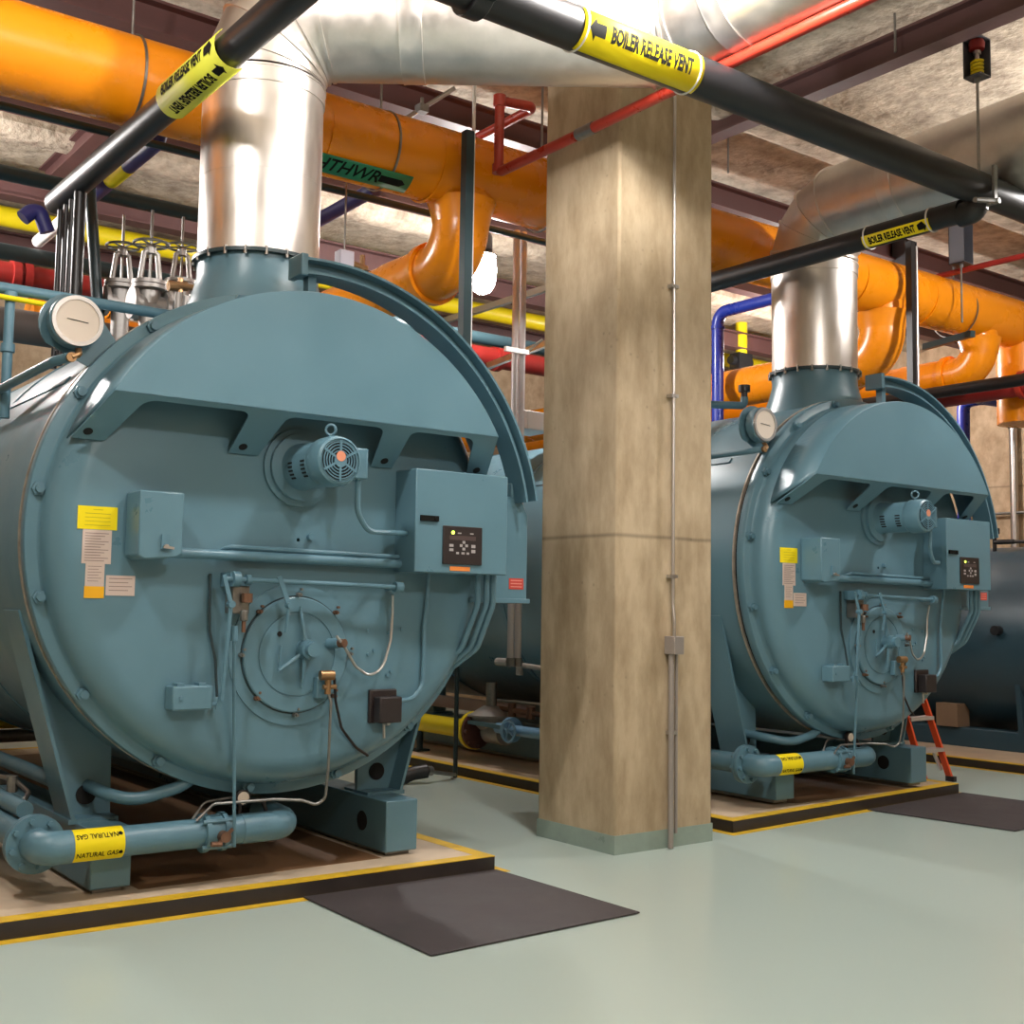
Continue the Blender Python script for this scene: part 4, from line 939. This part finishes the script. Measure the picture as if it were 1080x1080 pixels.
# blue pipe right of the column
a, b = pt(757, 445, y=9.6), pt(757, 330, y=9.6)
o = b; rt = empty('water_pipe', o, 'blue pipe bending down just right of the column', 'water pipe', 'blue water pipes')
MB().tube([a+V((0, 0, -.4)), b, b+V((0, -1.2, .0))], .07, 18, bend=.14).build('pipe', BLUE, rt, off=o)
MB().cyl(b+V((0, 0, -.16)), b+V((0, 0, -.2)), .085, n=16).build('coupling', BLUE, rt, off=o)
a, b = pt(782, 375, y=12.5), pt(782, 325, y=12.5)
rt = empty('gas_riser', a, 'short yellow gas riser between column and right flue', 'gas pipe')
MB().cyl(a, (a.x, a.y, b.z+.6), .09, n=16).build('pipe', YEL, rt, off=a)
MB().box(a+V((-.16, -.1, -.22)), a+V((.14, .1, .02))).cyl(a+V((-.25, 0, -.1)), a+V((.2, 0, -.1)), .07, n=14).build('valve', BLACKP, rt, off=a)
# black and red pipes right, running towards the back
a, b = pt(950, 420, x=12.2), pt(1085, 391, x=12.2)
tag(MB().cyl((12.2, b.y, a.z-.0), (12.2, 15.5, a.z), .07, n=16).build('steam_pipe', BLACKP, off=a), 'black pipe under the orange branches at the right', 'pipe')
a = pt(1000, 418, x=12.9)
rt = empty('fire_branch', a, 'dark red pipe just under the black pipe at the right', 'fire pipe')
MB().cyl((12.9, 6.6, a.z), (12.9, 15.5, a.z), .13, n=18).build('pipe', DRED, rt, off=a)
q = pt(1072, 407, x=12.75); MB().cyl((12.9, q.y-.03, a.z), (12.9, q.y+.03, a.z), .165, n=18).build('coupling', RED, rt, off=a)
a, b = pt(985, 293, x=11.5), pt(1085, 268, x=11.5)
tag(MB().tube([(11.5, 3, (a.z+b.z)/2), (11.5, 8.2, (a.z+b.z)/2)], .032, 12).build('sprinkler_branch', DRED, off=a), 'thin dark red sprinkler pipe near the ceiling at the right', 'sprinkler pipe')

a, b = pt(480, 93, y=7.5), pt(428, 125, y=7.75)
o = (a+b)/2; rt = empty('seismic_brace', o, 'bright brace rod with clamp between duct and orange main', 'brace')
MB().cyl(a, b, .018, n=10).build('rod', ZINC, rt, off=o)
c = pt(445, 115, y=7.66)
MB().box(c+V((-.04, -.04, -.03)), c+V((.04, .04, .03))).cyl(c, c+V((0, 0, .09)), .015, n=8).build('clamp', STEEL, rt, off=o)
q = pt(363, 276, y=8.0)
rt = empty('sensor_box', q, 'small pale box with brass fittings right of the flue neck', 'instrument')
MB().box(q+V((-.06, -.05, -.12)), q+V((.06, .05, .08))).build('housing', mat('pale_lilac_paint', (196, 192, 206), .5), rt, off=q, bevel=.006)
MB().cyl(q+V((.06, 0, .0)), q+V((.2, 0, -.02)), .025, n=10).cyl(q+V((.16, 0, -.06)), q+V((.16, 0, .08)), .02, n=10).build('fitting', BRASS, rt, off=q)
MB().cyl(q+V((0, 0, .08)), q+V((0, 0, 1.0)), .008, n=8).build('hanging_rod', STEEL, rt, off=q)
q = pt(785, 428, y=7.4)
rt = empty('vent_valve', q, 'small valve with dark knob behind the gauge of the right boiler', 'valve')
MB().tube([q+V((-.9, .5, .0)), q+V((0, 0, 0)), q+V((0, 0, .08))], .035, 12, bend=.05).build('pipe', PAINT2, rt, off=q)
MB().cyl(q+V((0, 0, .08)), q+V((0, 0, .13)), .03, n=10).cyl(q+V((0, 0, .13)), q+V((0, 0, .19)), .055, n=12).build('knob', BLACKP, rt, off=q)

# ================================================================== GAS TRAIN beside the right boiler (seen between left boiler and column)
a = pt(500, 770, x=7.05)
o = a; rt = empty('gas_train', o, 'yellow gas pipe with flange low beside the right boiler', 'gas pipe')
yf = a.y
MB().cyl((7.05, yf, a.z), (7.05, yf+2.6, a.z), .095, n=20).build('pipe', YEL, rt, off=o)
MB().ring((7.05, yf-.03, a.z), (0, 1, 0), .19, .06, .05, 24).build('flange', YEL, rt, off=o)
MB().cyl((7.05, yf-.06, a.z), (7.05, yf-.03, a.z), .18, n=24).build('flange_face', BROWN, rt, off=o)
for k in range(8):
    aa = 2*PI*k/8; MB().cyl((7.05+.155*math.cos(aa), yf-.1, a.z+.155*math.sin(aa)), (7.05+.155*math.cos(aa), yf+.05, a.z+.155*math.sin(aa)), .018, n=6).build('flange_bolt', BROWN, rt, off=o)
MB().cyl((7.05, yf+1.0, .09), (7.05, yf+1.0, a.z), .035, n=10).box((6.97, yf+.92, .09), (7.13, yf+1.08, .11)).build('pipe_stand', DARKP, rt, off=o)
MB().cyl((7.05, yf+1.0, a.z+.09), (7.05, yf+1.0, a.z+.2), .03, n=10).build('tapping', YEL, rt, off=o)
# regulator
q = pt(518, 762, x=7.15); q.z = a.z
rg = empty('gas_regulator', q, 'grey round gas regulator with upright stem beside the right boiler', 'regulator')
MB().cyl(q+V((0, .02, 0)), q+V((0, -.25, 0)), .12, n=20).lathe([(.1, .0), (.2, .1), (.2, .14), (.24, .145), (.24, .165), (.2, .175), (.08, .25), (.06, .25)], q, (0, 0, 1), 28).build('regulator_body', CAST, rg, off=q)
MB().cyl(q+V((0, 0, .24)), q+V((0, 0, .48)), .055, n=16).build('spring_tube', STEEL, rg, off=q)
q = pt(541, 770, x=7.0)
bv = empty('blue_valve', q, 'light blue valve wheel and lever low beside the column', 'valve')
MB().cyl(q+V((0, .25, 0)), q+V((0, -.5, 0)), .05, n=14).cyl(q+V((0, .05, 0)), q+V((0, 0, 0)), .12, n=20).build('valve_body', mat('light_blue_enamel', (120, 165, 200), .4), bv, off=q)
MB().bar(q+V((-.06, .1, .02)), q+V((-.06, .75, .03)), .03, .04).build('lever', PAINT2, bv, off=q)
mb = MB().lathe([(.1+.014*math.cos(2*PI*j/8), .014*math.sin(2*PI*j/8)) for j in range(9)], q+V((-.1, -.06, 0)), (1, 0, 0), 20)
for j in range(4):
    aa = PI/2*j+.4; mb.cyl(q+V((-.1, -.06, 0)), q+V((-.1, -.06+.1*math.cos(aa), .1*math.sin(aa))), .012, n=6)
mb.cyl(q+V((-.12, -.06, 0)), q+V((0, -.06, 0)), .02, n=8).build('wheel', MATS['light_blue_enamel'], bv, off=q)
q = pt(553, 752, x=7.2)
tag(MB().cyl(q+V((0, .6, .02)), q+V((0, -.4, .0)), .025, n=10).cyl(q+V((0, .2, -.05)), q+V((0, .2, .08)), .04, n=10).cyl(q+V((0, -.1, -.05)), q+V((0, -.1, .06)), .045, n=10).build('pilot_gas_line', COPPER, off=q), 'copper coloured small line with fittings above the light blue valve', 'pipe')
q = pt(548, 703, x=6.9)
tag(MB().cyl(q+V((0, .35, .03)), q+V((0, -.8, -.02)), .025, n=10).cyl(q+V((0, .35, .03)), q+V((0, .15, .03)), .04, n=10).cyl(q+V((0, 0, -.08)), q+V((0, 0, .05)), .035, n=10).build('water_column_line', CAST, off=q), 'small grey fittings just under the two grey conduits', 'pipe')
# square conduit under the wireway region (dark)
q = pt(543, 660, y=8.4)
# grey ledge boxes behind the yellow gas pipe
a = pt(490, 742, x=7.4)
tag(MB().box((7.33, a.y-1.2, a.z-.06), (7.42, a.y+1.6, a.z+.06)).build('skid_rail', mat('pinkish_grey_paint', (150, 132, 128), .5), off=a), 'pinkish grey rail above the yellow gas pipe', 'rail')

# pipes beside the left skid of the left boiler
for k, (px, py, x_, r, lab, mm) in enumerate(((30, 812, 2.14, .045, 'upper blue green pipe along the left skid of the left boiler', PAINT2), (8, 845, 1.86, .045, 'lower blue green pipe ending beside the gas flange at left', PAINT2))):
    q = pt(px, py, x=x_); y0 = 6.85 if k == 0 else 6.75
    tag(MB().cyl((x_, y0, q.z), (x_, 12, q.z), r, n=14).build('skid_pipe', mm, off=(x_, y0, q.z)), lab, 'pipe')
q = pt(18, 832, x=1.9)
tag(MB().tube([q+V((0, .5, .02)), q+V((.02, .1, .03)), q+V((.05, -.05, -.02)), q+V((.0, -.12, -.06))], .014, 8, bend=.05).cyl(q+V((0, .1, -.03)), q+V((0, .1, .06)), .03, n=10).cyl(q+V((-.02, .4, .0)), q+V((.08, .4, .0)), .03, n=10).build('impulse_line', STEEL, off=q), 'bent steel tubing between the two pipes at the left skid', 'pipe')
# background clutter seen under the left saddle
for (px, py, y_, lab, mm) in ((6, 762, 12.5, 'pale yellow pipe low at the far left behind the left saddle', YEL), (10, 776, 11.8, 'pale grey pipe low at the far left behind the left saddle', CAST)):
    q = pt(px, py, y=y_)
    tag(MB().cyl((-.3, y_, q.z), (q.x+.9, y_, q.z), .06, n=12).build('floor_pipe', mm, off=q), lab, 'pipe')

# black hose end on the floor with a rod
q = pt(420, 827, z=0)
hz = empty('drain_hose', q, 'black bent hose end lying on the floor between the boilers', 'hose')
e = pt(450, 820, z=.05)
MB().tube([q+V((0, 0, .03)), q+(e-q)*.4+V((0, 0, .07)), e+V((0, 0, .06))], .065, 16, bend=.3, r2=None).build('hose', BLACKP, hz, off=q)
e2 = pt(480, 817, z=.04)
MB().cyl(e+V((0, 0, .06)), e+(e2-e)*.15+V((0, 0, .055)), .045, n=12).cyl(e+V((0, 0, .055)), e2, .018, n=10).build('hose_coupling', STEEL, hz, off=q)

# step ladder beyond the right boiler
ft = [pt(1003, 824, z=0)]; ft.append(ft[0]-V((.42, 0, 0)))
A0, B0 = ft[1], ft[0]
o = (A0+B0)/2; o.z = 0
ld = empty('step_ladder', o, 'orange step ladder with pale treads standing behind the right boiler', 'ladder')
side = (B0-A0); side.z = 0; wd = side.length; sx = side.normalized(); bk = V((-sx.y, sx.x, 0))
if bk.y < 0: bk = -bk
H = 1.75; lean = .62
apex = lambda s: o+sx*(s*wd*.36)+bk*lean+V((0, 0, H))
for s in (-1, 1):
    MB().bar(o+sx*(s*wd/2), apex(s), .028, .06, up=bk).build('front_rail', LORG, ld, off=o)
    MB().bar(o+sx*(s*wd/2)+bk*1.15, apex(s), .025, .05, up=bk).build('rear_leg', LORG, ld, off=o)
    MB().bar(o+sx*(s*wd/2)+V((0, 0, 0)), o+sx*(s*wd/2)+V((0, 0, .05)), .05, .09, up=bk).build('foot', BLK, ld, off=o)
for k in range(5):
    t = (.3+.3*k)/H; w = wd/2-(wd*.14)*t
    c = o+bk*(lean*t)+V((0, 0, H*t)); MB().bar(c-sx*w, c+sx*w, .1, .035).build('tread', ALU, ld, off=o)
c = o+bk*(lean*.17)
MB().bar(o+bk*(lean*.17)-sx*(wd*.35)+V((0, 0, .28)), o+bk*.1-sx*(wd*.47)+V((0, 0, .06)), .02, .03).build('brace', ALU, ld, off=o)
MB().bar(o+bk*(lean*.17)+sx*(wd*.2)+V((0, 0, .28)), o+bk*.1+sx*(wd*.47)+V((0, 0, .1)), .02, .03).build('brace', ALU, ld, off=o)
MB().bar(apex(-1)-sx*.03, apex(1)+sx*.03, .2, .04).build('top_cap', LORG, ld, off=o)
# cardboard box on the right tank skid
q = pt(1005, 760, x=12.85)
tag(MB().box((12.74, q.y-.13, .312), (12.99, q.y+.15, .58)).box((12.738, q.y-.02, .40), (12.74, q.y+.04, .58)).build('cardboard_box', CARD, off=(12.9, q.y, .312), bevel=.004), 'small brown cardboard box beside the dark right tank', 'box')

# ================================================================== LIGHT AND VIEW
w = bpy.data.worlds.new('room_air'); SC.world = w; w.use_nodes = True
w.node_tree.nodes['Background'].inputs[0].default_value = (.9, .85, .8, 1); w.node_tree.nodes['Background'].inputs[1].default_value = .2
SC.view_settings.view_transform = 'Standard'; SC.view_settings.look = 'None'; SC.view_settings.gamma = 1; SC.view_settings.use_curve_mapping = False
SC.view_settings.exposure = 0.06
